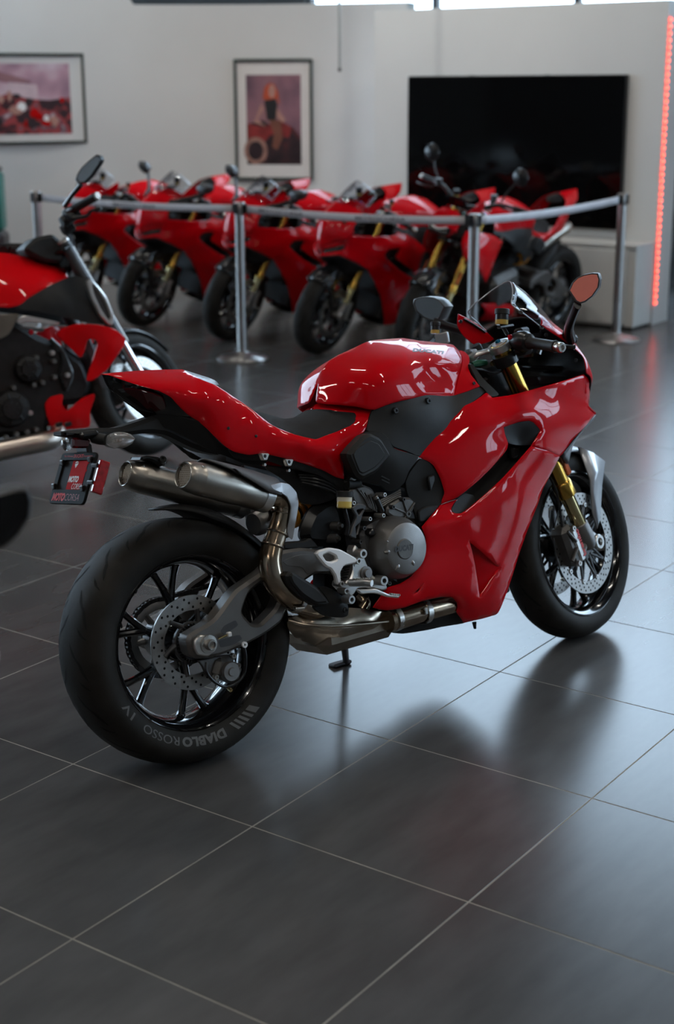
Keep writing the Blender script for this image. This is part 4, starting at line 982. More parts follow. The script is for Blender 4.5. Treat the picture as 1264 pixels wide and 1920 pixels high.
def build_body(b):
    root = b.root; P = b.pt
    # ------------------------------------------------ tank
    tank, tf = b.panel('fuel_tank', 'R3', [(80,478,-.012),(84,430,-.006),(98,340,0),(124,262,0),(170,206,0),(250,160,0),(370,110,0),(412,80,0),(470,64,0),(600,54,0),(670,49,0),(770,66,0),(860,76,0),(950,86,0),(1010,94,-.004),(1046,130,-.03),(1072,185,-.075),(1066,235,-.10),(1048,300,-.115),(1014,438,-.135,1),(930,440,-.150),(835,431,-.160),(660,468,-.170),(560,498,-.168),(480,530,-.160),(440,527,-.152),(360,508,-.132),(250,495,-.105),(150,488,-.062)], RED,
        ctrl=[(500,330,-.168),(600,400,-.176),(420,430,-.155),(330,330,-.125),(200,330,-.058),(220,430,-.080),(700,270,-.158),(850,280,-.127),(900,340,-.132),(760,360,-.164),(960,250,-.117),(1000,380,-.132),(700,180,-.138),(620,190,-.134),(560,190,-.124),(700,120,-.108),(560,120,-.078),(850,165,-.143),(940,170,-.138),(1000,200,-.128),(400,180,-.082),(300,210,-.064),(850,110,-.092),(980,130,-.082),(450,95,-.034),(700,80,-.05),(930,205,-.128),(780,220,-.142)], step=6, centre=True, ret=True, lip=.003, angle=70, reg=.15)
    # tank front cover
    b.panel('tank_front_cover', 'R3', [(1050,130,-.034),(1090,142,-.040),(1118,172,-.070),(1122,205,-.085),(1110,248,-.10),(1132,300,-.118),(1160,335,-.130),(1190,375,-.138,1),(1100,410,-.140),(1020,436,-.137,1),(1054,300,-.118),(1072,240,-.103),(1078,185,-.078)], RED, step=5, mirror=True, ctrl=[(1110,330,-.132)])
    b.panel('tank_top_cover', 'R3', [(772,70,0),(860,80,0),(950,90,0),(1010,98,0),(1045,128,-.028),(1000,128,-.04),(930,108,-.036),(840,102,-.03),(800,92,-.02)], RED, step=5, mirror=False, centre=True, thick=.004)
    def dtext(u, v):
        X, Y = 735+215*u, 141+12*u-(22-4*u)*v+4*u*u; q = cpx('R3', X, Y); y = float(tf([q])[0])-.0009
        return tuple(b.P(q[0], q[1], y))
    text_on('tank_lettering', 'DUCATI', dtext, TXTD, tank, .06, .15, 1.05, (.33,.66))
    q = P('R3',1150,356,-.138); ob('cover_screw', *bolt(q, (0,-1,.1), .005, .003), BLKS, root)
    # ------------------------------------------------ seat, tail
    b.panel('seat', 'R5', [(172,140,0),(260,165,0),(360,195,0),(450,220,0),(530,212,0),(620,185,0),(670,158,0),(715,131,0,1),(800,133,-.04),(900,140,-.07),(1000,148,-.095),(1085,158,-.115),(1115,185,-.128),(1100,240,-.136),(1050,285,-.140),(950,325,-.140),(830,378,-.138),(740,412,-.135),(640,392,-.132),(550,367,-.128),(400,312,-.110),(330,275,-.090),(250,205,-.04)], SEATM,
        ctrl=[(600,300,-.095),(740,290,-.108),(850,230,-.090),(980,230,-.118),(740,370,-.135),(450,270,-.05),(560,250,-.045),(700,190,-.035)], step=6, centre=True, thick=.02, lip=.004, angle=70)
    def r4(X, Y): return (X*1.23089-1264.1, Y*1.23089-340.3)
    tail, tlf = b.panel('tail_fairing', 'R5', [  # tip to front, along the upper edge, then back along the lower one
        (*r4(43,122),0,1),(*r4(150,111),0),(*r4(340,97),0),(*r4(500,90),0),(*r4(640,89),-.008,1),(*r4(700,124),-.045),(*r4(790,169),-.078),(*r4(885,204),-.097),(*r4(950,246),-.104),(*r4(1015,290),-.110),(*r4(1090,340),-.117),(*r4(1160,390),-.124),(330,272,-.134),(400,308,-.137),(550,365,-.141),(740,411,-.143),
        (830,376,-.143),(1000,310,-.143),(1080,265,-.140),(1116,190,-.130),(1098,160,-.117),(1000,148,-.097),(900,140,-.072),(720,130,-.002,1),(742,82,0,1),(820,78,-.02),(1000,92,-.075),(1130,108,-.11),(1245,135,-.140),(1252,160,-.142),(1190,322,-.150),(1100,420,-.153),(1005,528,-.150),(988,600,-.148),(995,765,-.140,1),
        (930,750,-.138),(800,682,-.138),(560,602,-.138),(320,541,-.137),(240,530,-.135),(130,546,-.130),(0,516,-.125),(*r4(960,655),-.118),(*r4(890,590),-.110),(*r4(820,520),-.100),(*r4(750,465),-.090,1),(*r4(680,420),-.092),(*r4(610,350),-.092),(*r4(560,290),-.088),(*r4(470,240),-.078),(*r4(330,205),-.058),(*r4(180,155),-.032),(*r4(100,126),-.012)], RED,
        ctrl=[(640,420,-.158),(740,440,-.162),(850,480,-.165),(940,520,-.165),(550,390,-.152),(400,330,-.146),(600,520,-.148),(800,600,-.152),(300,420,-.142),(100,380,-.136),(200,250,-.138),(930,650,-.152),(1000,430,-.150),(900,390,-.148),(1150,220,-.138)] +
             [(*r4(X, Y), y) for X, Y, y in ((330,186,-.058),(450,208,-.078),(550,229,-.092),(680,246,-.104),(800,264,-.113),(980,296,-.121),(700,350,-.106),(850,420,-.116),(1000,500,-.127),(900,520,-.118),(1100,600,-.134),(500,150,-.046),(640,150,-.056),(760,205,-.085),(300,140,-.026),(1100,420,-.127),(900,340,-.120))], step=6.5, centre=True, ret=True, lip=.002, thick=.003, angle=70, reg=.015)
    # pillion pad strip on top
    b.panel('pillion_pad', 'R4', [(640,90,0),(700,108,0),(840,152,0),(890,175,0),(915,205,0),(890,205,-.06),(790,170,-.06),(700,128,-.03)], BLKS, step=4, centre=True, thick=.012)
    for X, Y in ((980,525),(1185,583)):
        q = cpx('R4', X, Y); ob('tail_screw', *bolt(b.P(*q, float(tlf([q])[0])), (0,-1,0), .004, .002), BLKS, tail)
    # tail light and undertail
    b.panel('tail_light', 'R4', [(44,128,0,1),(100,129,-.006),(180,158,-.024),(330,207,-.050),(470,242,-.070),(560,292,-.079),(610,352,-.082),(680,421,-.083),(745,463,-.082,1),(640,440,-.07),(540,425,-.055),(440,425,-.03),(370,452,0,1),(230,335,0),(140,270,0),(95,235,0),(70,190,0)], GBLK,
            ctrl=[(300,280,-.030),(420,330,-.045),(200,210,-.018)], step=5, centre=True, thick=.004)
    b.panel('tail_lens', 'R4', [(205,240,-.022),(300,240,-.045),(420,270,-.066),(490,300,-.074),(520,380,-.062),(440,400,-.042),(380,385,-.03),(300,310,-.02),(230,265,-.015)], RLENS, ctrl=[(380,320,-.052)], step=4, mirror=True, thick=.008)
    b.panel('tail_light_strip', 'R4', [(130,225,-.008),(150,238,-.010),(220,300,-.010),(350,385,-.012),(430,410,-.03),(400,405,-.026),(330,392,-.012),(200,310,-.006),(145,260,-.006)], BLKS, step=4, mirror=True, thick=.006)
    b.panel('undertail', 'R4', [(370,450,-.005),(440,425,-.03),(560,428,-.055),(700,460,-.085),(760,468,-.092),(850,560,-.095),(945,660,-.10),(1040,700,-.108),(1150,718,-.115),(1240,700,-.12),(1300,745,-.11),(1240,800,-.10),(1100,790,-.09),(940,722,-.08),(860,705,-.07),(760,640,-.06),(560,540,-.04),(440,500,-.02)], BLK, ctrl=[(800,600,-.08)], step=7, mirror=True, thick=.01)
    # subframe strip below the red tail
    b.panel('subframe_cover', 'R5', [(-60,500,-.112),(0,518,-.118),(130,548,-.124),(240,533,-.13),(320,543,-.133),(560,605,-.134),(800,686,-.134),(930,754,-.134),(995,768,-.135),(1000,880,-.12),(930,880,-.12),(870,790,-.122),(760,730,-.125),(600,690,-.125),(440,650,-.122),(300,600,-.12),(140,600,-.115),(0,580,-.108)], BLK, step=6, mirror=True, thick=.012)
    b.panel('inner_fender', 'Z6', [(175,40,-.06),(300,60,-.085),(480,90,-.10),(600,160,-.11),(605,205,-.11),(560,230,-.10),(470,260,-.08),(380,255,-.07),(340,180,-.07),(280,120,-.07),(180,60,-.06)], BLKS, step=8, mirror=True, thick=.01)
    for X, Y in ((280,563),(500,616)):
        lg = b.slab('tie_down_tab', 'R5', [(X-40,Y-30),(X+42,Y-28),(X+20,Y+36),(X-14,Y+36)], -.146, -.13, SIL, None, .002, 1)
        q = P('R5', X-2, Y-3, -.1462); ob('tab_hole', *lathe([(0,.0),(.0045,.0),(.006,-.001)], q, (0,-1,0), 14), DARK, lg)
        q = P('R5', X, Y+75, -.12); ob('tie_down_bolt', *cyl(V3(q)+Vector((0,.01,0)), q, .004, seg=10), STEEL, root)
    # ------------------------------------------------ plate carrier
    arm = b.slab('plate_bracket', 'Z3', [(118,470),(320,450),(460,448),(600,402),(690,370),(780,385),(900,440),(1000,530),(1070,612),(960,592),(880,560),(740,490),(640,478),(500,495),(440,500),(330,520),(120,498)], -.030, .030, BLK, None, .01, 1)
    T = V3(P('Z3', 224, 600, 0)); Bm = V3(P('Z3', 142, 900, 0)); dn = (T-Bm); Hh = dn.length; dn.normalize(); rt = Vector((0,-1,0)); nr = rt.cross(dn).normalized()
    if nr.x > 0: nr = -nr
    Wp = .182
    def pl(u, v, d=0.0): return tuple(Bm + dn*(Hh*v) + rt*(Wp*(u-.5)) + nr*d)
    def plate_ring(o, i):
        r = .06
        out = []
        for cx, cy, a0 in ((1-r, r*1.3, -PI/2), (1-r, 1-r*1.3, 0), (r, 1-r*1.3, PI/2), (r, r*1.3, PI)):
            for k in range(5): a = a0+PI/2*k/4; out.append((cx+r*math.cos(a), cy+r*1.3*math.sin(a)))
        inner = [(.14,.27),(.86,.27),(.92,.32),(.92,.80),(.84,.86),(.16,.86),(.10,.80),(.10,.32)]
        return out, inner
    out, inner = plate_ring(0, 0)
    Q, Tt = fill2d([np.array(out), np.array(inner)], 5)
    V = [pl(q[0], q[1], .004) for q in Q]
    Vx, F = skin(V, Tt, np.array(Bm+nr), .008, .0012)
    pf = ob('plate_frame', Vx, F, mat('plate_frame_black', (.008,.0075,.007), .6, spec=.1, vary=.1), root, True, 30)
    ob('plate_board', [pl(.06,.2), pl(.94,.2), pl(.94,.9), pl(.06,.9)], [(0,1,2,3)], mat('plate_backing', (.012,.009,.008), .6, spec=.1, vary=.1), pf, False)
    ob('plate_card', [pl(*p, .0006) for p in ((.36,.275),(.80,.275),(.80,.62),(.83,.66),(.80,.70),(.80,.78),(.83,.80),(.82,.86),(.60,.86),(.56,.84),(.50,.87),(.36,.87))], [tuple(range(12))], PLATER, pf, False)
    def pt_(u0, u1, v0, v1, d): return lambda u, v: pl(u0+(u1-u0)*u, v0+(v1-v0)*v, d)
    text_on('plate_lettering', 'MOTO', pt_(.37,.66,.43,.54,.0012), WHT, pf, .05, .2)
    text_on('plate_lettering', 'CORSA', pt_(.52,.80,.29,.40,.0012), WHT, pf, -.005, .2)
    text_on('frame_lettering', 'MOTO', pt_(.07,.44,.055,.19,.0048), TXTR, pf, .06, .2)
    text_on('frame_lettering', 'CORSA', pt_(.45,.86,.055,.19,.0048), mat('dim_red_print', (.20,.012,.012), .5, vary=.05), pf, -.01, .2)
    text_on('frame_lettering', 'The Ultimate', pt_(.10,.36,.915,.95,.0048), TXTR, pf, 0)
    text_on('frame_lettering', 'DUCATI', pt_(.38,.66,.905,.965,.0048), TXTR, pf, .05, .1)
    text_on('frame_lettering', 'Experience', pt_(.68,.92,.915,.95,.0048), TXTR, pf, 0)
    ob('plate_emblem', [pl(*p, .0012) for p in ((.44,.80),(.455,.83),(.49,.84),(.525,.83),(.54,.80),(.52,.76),(.485,.705),(.45,.76))], [tuple(range(8))], WHT, pf, False)
    ob('emblem_band', [pl(*p, .0016) for p in ((.445,.80),(.535,.815),(.535,.80),(.445,.785))], [(0,1,2,3)], PLATER, pf, False)
    for u, v in ((.11,.80),(.90,.86),(.05,.33),(.90,.30)): ob('plate_clip', *box(pl(u, v, .006), (.010,.016,.014), bev=.002), BLKS, pf)
    ob('plate_stay', *box(pl(.5, 1.02, -.012), (.016,.060,.05), bev=.004), BLKS, root)
    # red side reflector
    q = [P('Z3', X, Y, -.115) for X, Y in ((345,632),(398,650),(342,852),(290,836))]
    ob('side_reflector', *box(sum((V3(v) for v in q), Vector())/4, (.029,.012,.083), Matrix.Rotation(math.radians(26),3,'Y'), .003), RREF, root)
    for X, Y in ((325,670),(300,770)): ob('reflector_stay', *box(V3(P('Z3', X, Y, -.10)), (.022,.03,.010), bev=.002), BLKS, root)
    # indicators
    def indicator(X, Y, y, s):
        c = V3(P('Z3', X, Y, y)); mb = []
        rows = []
        for i in range(8):
            t = i/7; L = (t-.45)*.088; w = .0195*(math.sin(PI*min(1,max(0,t)))**.6)+.0015; rows.append([c+Vector((L*.62, -s*(L*.78), .0))+Vector((0,0,1))*w*math.cos(a)+Vector((.8,.0,0))*w*.8*math.sin(a) for a in [2*PI*k/12 for k in range(12)]])
        i_ = ob('indicator_lens', *loft(rows, True, True), CLEAR, root)
        ob('indicator_bulb', *box(c, (.018,.024,.012), Matrix.Rotation(.4,3,'Z'), .004), mat('indicator_core', (.55,.52,.48), .3, .5, vary=.4, vscale=120), i_)
        return i_
    indicator(438, 525, -.075, 1); indicator(140, 540, .075, -1)
    b.tub('indicator_stem', 'Z3', [(300,510,-.02,.013),(340,515,-.04,.015),(380,520,-.06,.013)], BLK); b.tub('indicator_stem', 'Z3', [(250,510,.02,.013),(215,515,.04,.015),(175,530,.06,.012)], BLK)
    b.slab('plate_lamp', 'Z3', [(180,505),(285,515),(285,570),(180,570)], -.03, -.012, RLENS, None, .005, 1)
    ob('lamp_hood', *box(V3(P('Z3',235,490,0)), (.05,.09,.016), bev=.006), BLKS, root)
    # silencer mount
    q = V3(P('R4', 490, 760, .0)); mt = b.slab('silencer_mount', 'R4', [(330,760),(345,735),(380,728),(470,738),(525,765),(525,800),(480,810),(440,780),(380,755)], -.028, .03, BLKS, None, .006, 2)
    ob('mount_bolt', *bolt(P('R4',492,762,-.03), (-.2,-.9,.4), .010, .008), BLKS, mt)
    # ------------------------------------------------ black frame covers
    b.panel('frame_cover', 'R3', [(458,548,-.150),(490,522,-.156),(660,472,-.166),(835,434,-.158),(930,443,-.148),(1020,441,-.135),(1190,378,-.136),(1235,405,-.140),(1185,450,-.155),(1100,512,-.170),(1000,622,-.176),(900,732,-.178),(795,858,-.176),(700,815,-.178),(605,785,-.176),(572,730,-.172),(540,702,-.168),(425,680,-.155),(440,610,-.15)], BLK,
            ctrl=[(700,560,-.178),(850,500,-.172),(930,480,-.158),(900,620,-.178),(1000,520,-.160),(700,700,-.176),(560,600,-.164)], step=7, mirror=True, thick=.008)
    for X, Y in ((620,541),(843,475)):
        q = P('R3', X, Y, -.178 if X < 700 else -.170); c_ = ob('cover_screw', *lathe([(0,.001),(.0035,.001),(.004,.004),(.0075,.004),(.009,.002),(.009,-.006)], q, (0,-1,0), 20), BLKS, root)
    b.panel('airbox_cover', 'Z4', [(700,605,-.165),(735,598,-.168),(815,606,-.178),(850,640,-.182),(880,700,-.184),(950,722,-.184),(1035,747,-.182),(970,830,-.178),(945,900,-.172),(905,938,-.165),(840,952,-.160),(800,912,-.158),(680,892,-.150),(620,850,-.145),(588,745,-.148),(598,712,-.152)], BLK,
            ctrl=[(730,740,-.178),(900,800,-.186)], step=6, mirror=True, thick=.012)
    b.slab('airbox_facet', 'Z4', [(705,622),(745,606),(812,640),(872,738),(852,768),(785,840),(700,884),(662,862),(606,735),(640,690)], -.200, -.155, BLK, None, .009, 1, mirror=True)
    b.slab('airbox_inset', 'Z4', [(712,660),(745,648),(795,668),(838,738),(775,812),(700,850),(675,838),(636,735),(655,700)], -.203, -.195, BLK, None, .004, 1, mirror=True)
    for k in range(2): b.slab('vent_slit', 'Z4', [(806,866+k*20),(812,860+k*20),(858,882+k*20),(852,890+k*20)], -.1795, -.176, DARK, None, .0004, 0)
    b.panel('side_shroud', 'Z4', [(1038,758,-.176),(1090,775,-.180),(1130,832,-.182),(1188,968,-.182),(1162,1022,-.180),(1120,1060,-.178),(1060,1130,-.176),(1030,1160,-.17),(1000,1060,-.16),(960,960,-.16),(950,900,-.168),(975,840,-.172)], BLK, ctrl=[(1080,900,-.170),(1050,1000,-.168)], step=6, mirror=True, thick=.01)
    b.slab('shroud_rib', 'Z4', [(1085,870),(1120,850),(1130,880),(1100,960)], -.184, -.172, BLKS, None, .003, 1)
    b.slab('shroud_rib', 'R8', [(870,410),(950,365),(1080,355),(1020,440),(930,520),(880,520)], -.182, -.17, BLK, None, .003, 1)
    # cockpit side trim running to the front of the tank
    b.panel('cockpit_trim', 'R6', [(82,682,-.112),(118,690,-.115),(188,795,-.135),(330,928,-.158),(258,946,-.160),(190,868,-.142),(168,858,-.136),(130,780,-.124)], BLK, step=4, mirror=True, thick=.01)
    # ------------------------------------------------ upper fairing with arm
    ufo = [(482,206,-.155,1),(520,238,-.160,1),(640,222,-.174),(780,190,-.182),(900,160,-.182),(1020,125,-.172),(1140,86,-.148,1),(1162,102,-.138),(1174,126,-.132),(1170,200,-.128),(1166,280,-.122),(1188,322,-.118),(1213,350,-.116,1),(1190,375,-.126),(1150,430,-.138),(1090,492,-.146),(1055,530,-.150),(1000,610,-.164),(976,632,-.168,1),(900,597,-.197),(787,567,-.206,1),(860,456,-.206),(802,396,-.206),(770,386,-.206),(700,396,-.206),(594,432,-.204,1),(602,485,-.200),(626,545,-.195),(615,592,-.196),(530,692,-.203),(430,792,-.203),(320,882,-.199),(270,916,-.192),(178,952,-.184,1),(206,882,-.190),(176,782,-.190),(130,692,-.187),(90,660,-.184),(28,636,-.178,1),(100,545,-.178),(200,430,-.176),(300,335,-.172),(335,292,-.169),(400,265,-.165)]
    b.panel('upper_fairing', 'R1', ufo, RED, ctrl=[(700,345,-.214),(800,312,-.212),(900,318,-.196),(1000,332,-.176),(1100,342,-.150),(560,420,-.210),(480,520,-.207),(380,640,-.206),(270,800,-.201),(640,280,-.190),(800,250,-.186),(950,220,-.180),(1060,250,-.160),(880,262,-.182),(1000,290,-.172),(420,380,-.196),(300,520,-.198),(160,650,-.194),(540,600,-.208),(440,720,-.207),(900,420,-.200),(1000,440,-.180),(930,520,-.190),(220,760,-.197),(560,330,-.192)], step=6.5, mirror=True, thick=.007, lip=.003, angle=70)
    # black intake cap and duct interior
    b.panel('duct_cap', 'R1', [(596,434,-.200),(700,398,-.203),(770,389,-.204),(800,399,-.204),(857,456,-.203),(820,510,-.200),(785,556,-.197),(700,560,-.190),(628,548,-.188),(605,485,-.195)], BLKS, ctrl=[(720,470,-.192),(700,540,-.180)], step=5, mirror=True, thick=.01)
    b.panel('duct_liner', 'R1', [(560,400,-.165),(800,380,-.165),(880,460,-.165),(800,580,-.165),(700,690,-.168),(520,880,-.165),(340,1040,-.165),(240,1030,-.165),(220,940,-.165),(330,850,-.16),(520,680,-.155),(620,560,-.155)], DARK, ctrl=[(650,640,-.135),(480,800,-.14)], step=9, mirror=True, thick=.004)
    b.panel('duct_floor', 'R1', [(285,915,-.180),(330,885,-.178),(400,900,-.180),(400,960,-.185),(318,1022,-.195),(256,1018,-.192),(240,992,-.188)], BLK, step=5, mirror=True, thick=.006)
    b.slab('duct_hose', 'R1', [(650,565),(715,565),(700,640),(660,650)], -.172, -.15, BLKS, None, .006, 1)
    # ------------------------------------------------ lower fairing
    def r1to2(p): a = cpx('R1', p[0], p[1]); return ((a[0]-690)*3.611, (a[1]-920)*3.611)
    lo = [(*r1to2((787,569)),-.206,1),(*r1to2((900,599)),-.197),(*r1to2((974,634)),-.168,1),(*r1to2((930,722)),-.168),(*r1to2((862,850)),-.168),(1176,10,-.168),(1150,95,-.168),(1075,280,-.166),(1020,440,-.162),(955,650,-.152),(905,782,-.142),(882,828,-.136),(864,841,-.132,1),(780,866,-.136),(656,894,-.140,1),(640,866,-.146),(606,824,-.152),(616,798,-.158),(612,757,-.170),(572,716,-.176),(500,716,-.178),(360,746,-.178),(250,790,-.174),(130,808,-.168),(42,790,-.160,1),(90,725,-.170),(132,664,-.178),(220,640,-.184),(300,590,-.187),(358,512,-.189),(385,460,-.190),(404,382,-.191),(400,312,-.192),(374,247,-.194,1),(440,166,-.186),(500,96,-.182),(606,62,-.180,1),(576,110,-.182),(566,142,-.186),(598,157,-.196),(640,158,-.204),(700,115,-.205),(832,2,-.206),(*r1to2((600,782)),-.206),(*r1to2((692,680)),-.206)]
    b.panel('lower_fairing', 'R2', lo, RED, ctrl=[(640,178,-.208),(540,212,-.206),(440,238,-.202),(560,270,-.194),(760,230,-.199),(900,200,-.200),(1020,160,-.196),(560,120,-.188),(500,150,-.190),(560,400,-.192),(800,350,-.196),(950,350,-.190),(560,560,-.190),(880,600,-.177),(700,780,-.174),(800,760,-.164),(640,720,-.182),(450,640,-.190),(1000,60,-.202),(1090,60,-.190),(860,480,-.190),(300,690,-.184),(1030,250,-.186),(1000,380,-.178),(780,600,-.184)], step=7, mirror=True, thick=.007, lip=.003, angle=70,
            holes=[[(683,330,1),(790,420),(896,520,1),(830,620),(757,728,1),(740,600),(715,450)], [(378,628),(384,622),(350,690),(306,706),(312,694)]])
    b.panel('side_vent', 'R2', [(676,320,-.170,1),(795,410,-.181),(908,518,-.183,1),(838,628,-.173),(756,738,-.160,1),(735,600,-.160),(706,450,-.164)], RED, step=6, mirror=True, thick=.004)
    b.panel('vent_gap', 'R2', [(676,330,-.166),(690,335,-.166),(720,420,-.164),(760,600,-.160),(772,720,-.155),(755,735,-.15),(735,600,-.152),(705,450,-.156)], DARK, step=6, mirror=True, thick=.003)
    b.panel('vent_gap', 'R2', [(370,620,-.170),(392,618,-.170),(355,700,-.170),(300,712,-.170)], DARK, step=6, mirror=True, thick=.003, it=1)
    # belly pan (black) and keel between the two sides
    b.panel('belly_pan', 'R2', [(145,960,-.10),(235,970,-.10),(400,945,-.11),(500,922,-.112),(655,898,-.116),(655,880,-.122),(600,822,-.128),(480,850,-.125),(330,900,-.12),(200,930,-.11)], BLK, step=6, mirror=True, thick=.02)
    c1 = P('R2', 864, 835, -.11); c2 = P('R2', 145, 955, -.10)
    ob('belly_keel', *loft([[(c2[0], s*.10, c2[2]) for s in (-1,-.5,0,.5,1)], [((c1[0]+c2[0])/2, s*.114, (c1[2]+c2[2])/2-.012*(1-abs(s))) for s in (-1,-.5,0,.5,1)], [(c1[0], s*.112, c1[2]-.006*(1-abs(s))) for s in (-1,-.5,0,.5,1)]]), BLK, root)
    q = P('R2', 720, 890, -.10); ob('drain_spigot', *cyl(q, V3(q)+Vector((0,0,-.020)), .007, .004, seg=12), BLKS, root)
    # radiators seen from the front
    rm = mat('radiator_core', (.02,.02,.021), .6, .3, bump=.8, bscale=400, vary=.2, vscale=200)
    for x, z, h in ((1.10,.50,.20),(1.04,.30,.14)):
        ob('radiator', *box((x,0,z), (.035,.26,h), Matrix.Rotation(-.25,3,'Y'), .005), rm, root)
    return b
def build_front(b, guard):
    root = b.root; P = b.pt; n0 = len(root.children)
    # ------------------------------------------------ front wheel and fork (steered)
    mw = STM @ Matrix.Translation((WB,0,.2995))
    ty, prof, B = wheel(root, mw, True)
    for s in (-1,1):
        disc_parts(B, root, s*.064, .160, .122, {.130:(36,0), .141:(36,.06), .151:(36,.12)})
        mb = MB()
        for i in range(10):
            a = i*PI/5
            for da in (-.16,.16): mb.add(tube([(.050*math.cos(a+da*1.5),s*.058,.050*math.sin(a+da*1.5),.005),(.122*math.cos(a),s*.063,.122*math.sin(a),.0042)], 7, 2))
        mb.add(lathe([(.030,-.004),(.056,-.004),(.056,.004),(.030,.004),(.030,-.004)], (0,s*.056,0), (0,1,0), 36))
        B('disc_carrier', (mb.V, mb.F), GUN)
        mb = MB()
        for i in range(10):
            a = i*PI/5; mb.add(lathe([(.003,.004),(.0075,.004),(.0085,0),(.0085,-.010)], (.123*math.cos(a), s*.066, .123*math.sin(a)), (0,s,0), 14))
        B('disc_bobbins', (mb.V, mb.F), SIL)
    ax = Vector((WB,0,.2995))
    def S(name, VF, m, par=root, ang=35): return ob(name, [tuple(STM @ Vector(v)) for v in VF[0]], VF[1], m, par, True, ang)
    S('front_axle', lathe([(0,-.115),(.014,-.115),(.016,-.11),(.016,.11),(.014,.115),(0,.115)], ax, (0,1,0), 24), STEEL)
    for s in (-1,1):
        foot = ax + Vector((-.028,s*.100,0)) + SK*.0
        up = S('fork_tube', cyl(foot+SK*.205, foot+SK*.72, .0265, seg=32, bev=.002), GOLD)
        S('fork_collar', lathe([(.0265,-.018),(.031,-.018),(.0315,-.012),(.0315,.026),(.029,.032),(.0265,.034)], foot+SK*.200, SK, 32), GOLD, up)
        S('fork_stanchion', cyl(foot+SK*.05, foot+SK*.21, .0225, seg=32), GOLDL)
        fb = S('fork_foot', lathe([(0,-.012),(.020,-.012),(.027,0),(.029,.03),(.026,.075),(.023,.078)], foot, SK, 28), ALU)
        S('axle_lug', tube([(*(ax+Vector((0,s*.100,0))),.030),(*(ax+Vector((-.020,s*.100,.02))),.026),(*(foot+SK*.05),.022)], 16, 4, flat=((0,1,0),.6)), ALU, fb)
        S('axle_ring', lathe([(.011,.006),(.013,.014),(.021,.014),(.024,.010),(.024,0),(0,0)], ax+Vector((0,s*.113,0)), (0,s,0), 28), SIL, fb)
        # caliper behind the leg
        cc = ax + Vector((-.112,s*.075,.012)); rot = Matrix.Rotation(-.28,3,'Y')
        for k, z in enumerate((.052,-.058)):
            S('caliper_arm', tube([(*(foot+SK*.03+Vector((-.01,0,z*.4))),.014),(*(cc+Vector((.03,s*.018,z*.9))),.010),(*(cc+Vector((-.005,s*.024,z))),.009)], 10, 3), ALU, fb)
            S('caliper_bolt', lathe([(.003,.004),(.004,.010),(.008,.010),(.0095,.007),(.0095,0)], cc+Vector((-.006,s*.036,z)), (0,s,0), 16), STEEL, fb)
        cb = S('brake_caliper', box(cc, (.062,.066,.130), rot, .014), ALUD)
        S('caliper_face', box(cc+Vector((.012,s*.034,0)), (.026,.012,.115), rot, .005), SIL, cb)
        if s < 0:
            def fn(u, v, cc=cc): 
                q = Vector((.020-.016*v, -.0412, -.045+.09*u)); q = rot @ q; return tuple(STM @ (cc+Vector((.010,0,0))+q))
            text_on('caliper_lettering', 'brembo', lambda u, v: fn(u, v), mat('caliper_red', (.6,.03,.03), .4, vary=.05), cb, .04)
        for z in (-.033,.033): S('caliper_rib', tube([(*(cc+Vector((-.03,s*.034,z*1.4))),.006),(*(cc+Vector((.0,s*.040,z*.3))),.005)], 8, 2), ALUD, cb)
        S('front_brake_hose', tube([(*(cc+Vector((-.02,s*.01,.06))),.004),(*(cc+Vector((-.03,s*.02,.13))),.004),(*(foot+SK*.24+Vector((-.04,0,0))),.004),(*(foot+SK*.40+Vector((-.05,-s*.03,0))),.004)], 8, 5), BLKS)
        # amber reflector on the tube
        S('fork_reflector', box(foot+SK*.285+Vector((.024,s*.024,.006)), (.024,.010,.080), Matrix.Rotation(-RK,3,'Y'), .003), AMB)
        S('reflector_mount', box(foot+SK*.285+Vector((.020,s*.017,.004)), (.030,.012,.090), Matrix.Rotation(-RK,3,'Y'), .003), BLKS)
    # mudguard
    rows = []
    for i in range(17):
        t = math.radians(50+i*5.8); row = []
        w = .056+.014*math.sin(PI*min(1,(i+3)/12))-.014*max(0,(3-i)/3)
        for k in range(11):
            sidx = -1+2*k/10; R = .320-.026*abs(sidx)**2.2; row.append(ax+Vector((R*math.cos(t), sidx*w, R*math.sin(t))))
        rows.append(row)
    mg = S('front_mudguard', loft(rows), guard); solidify(mg, .004)
    for s in (-1,1):
        mb = [ax+Vector((.195,s*.066,.235)), ax+Vector((.13,s*.070,.272)), ax+Vector((.05,s*.072,.302)), ax+Vector((.075,s*.080,.19)), ax+Vector((.050,s*.085,.09)), ax+Vector((.058,s*.085,.035)), ax+Vector((.085,s*.084,.06)), ax+Vector((.135,s*.078,.16))]
        Q = [tuple(STM @ v) for v in mb]; o = ob('mudguard_stay', Q, [(0,1,3,7),(1,2,3),(3,4,5,6),(3,6,7)], guard, mg, True); solidify(o, .005)
    # triple clamps, clip-ons, cockpit
    tops = [ax+Vector((-.028,s*.100,0))+SK*.715 for s in (-1,1)]; low = [ax+Vector((-.028,s*.100,0))+SK*.50 for s in (-1,1)]
    for t, nm, th, m in ((tops, 'top_yoke', .016, SIL), (low, 'bottom_yoke', .028, GUN)):
        mb = MB(); u, v, w = frame_of(SK)
        stem = (t[0]+t[1])/2 + Vector((-.030*math.cos(RK),0,-.030*math.sin(RK)))
        for c in t: mb.add(lathe([(.026,-th),(.036,-th),(.037,-th*.5),(.036,.004),(.027,.005)], c, SK, 28))
        mb.add(lathe([(0,-th),(.030,-th),(.030,.004),(.012,.006),(0,.006)], stem, SK, 28))
        for c in t:
            d = (stem-c); pts = [c+d*.2, c+d*.5, c+d*.85]
            mb.add(tube([(*(p-SK*th*.4), r) for p, r in zip(pts, (.021,.016,.022))], 12, 4, flat=(tuple(SK), .42)))
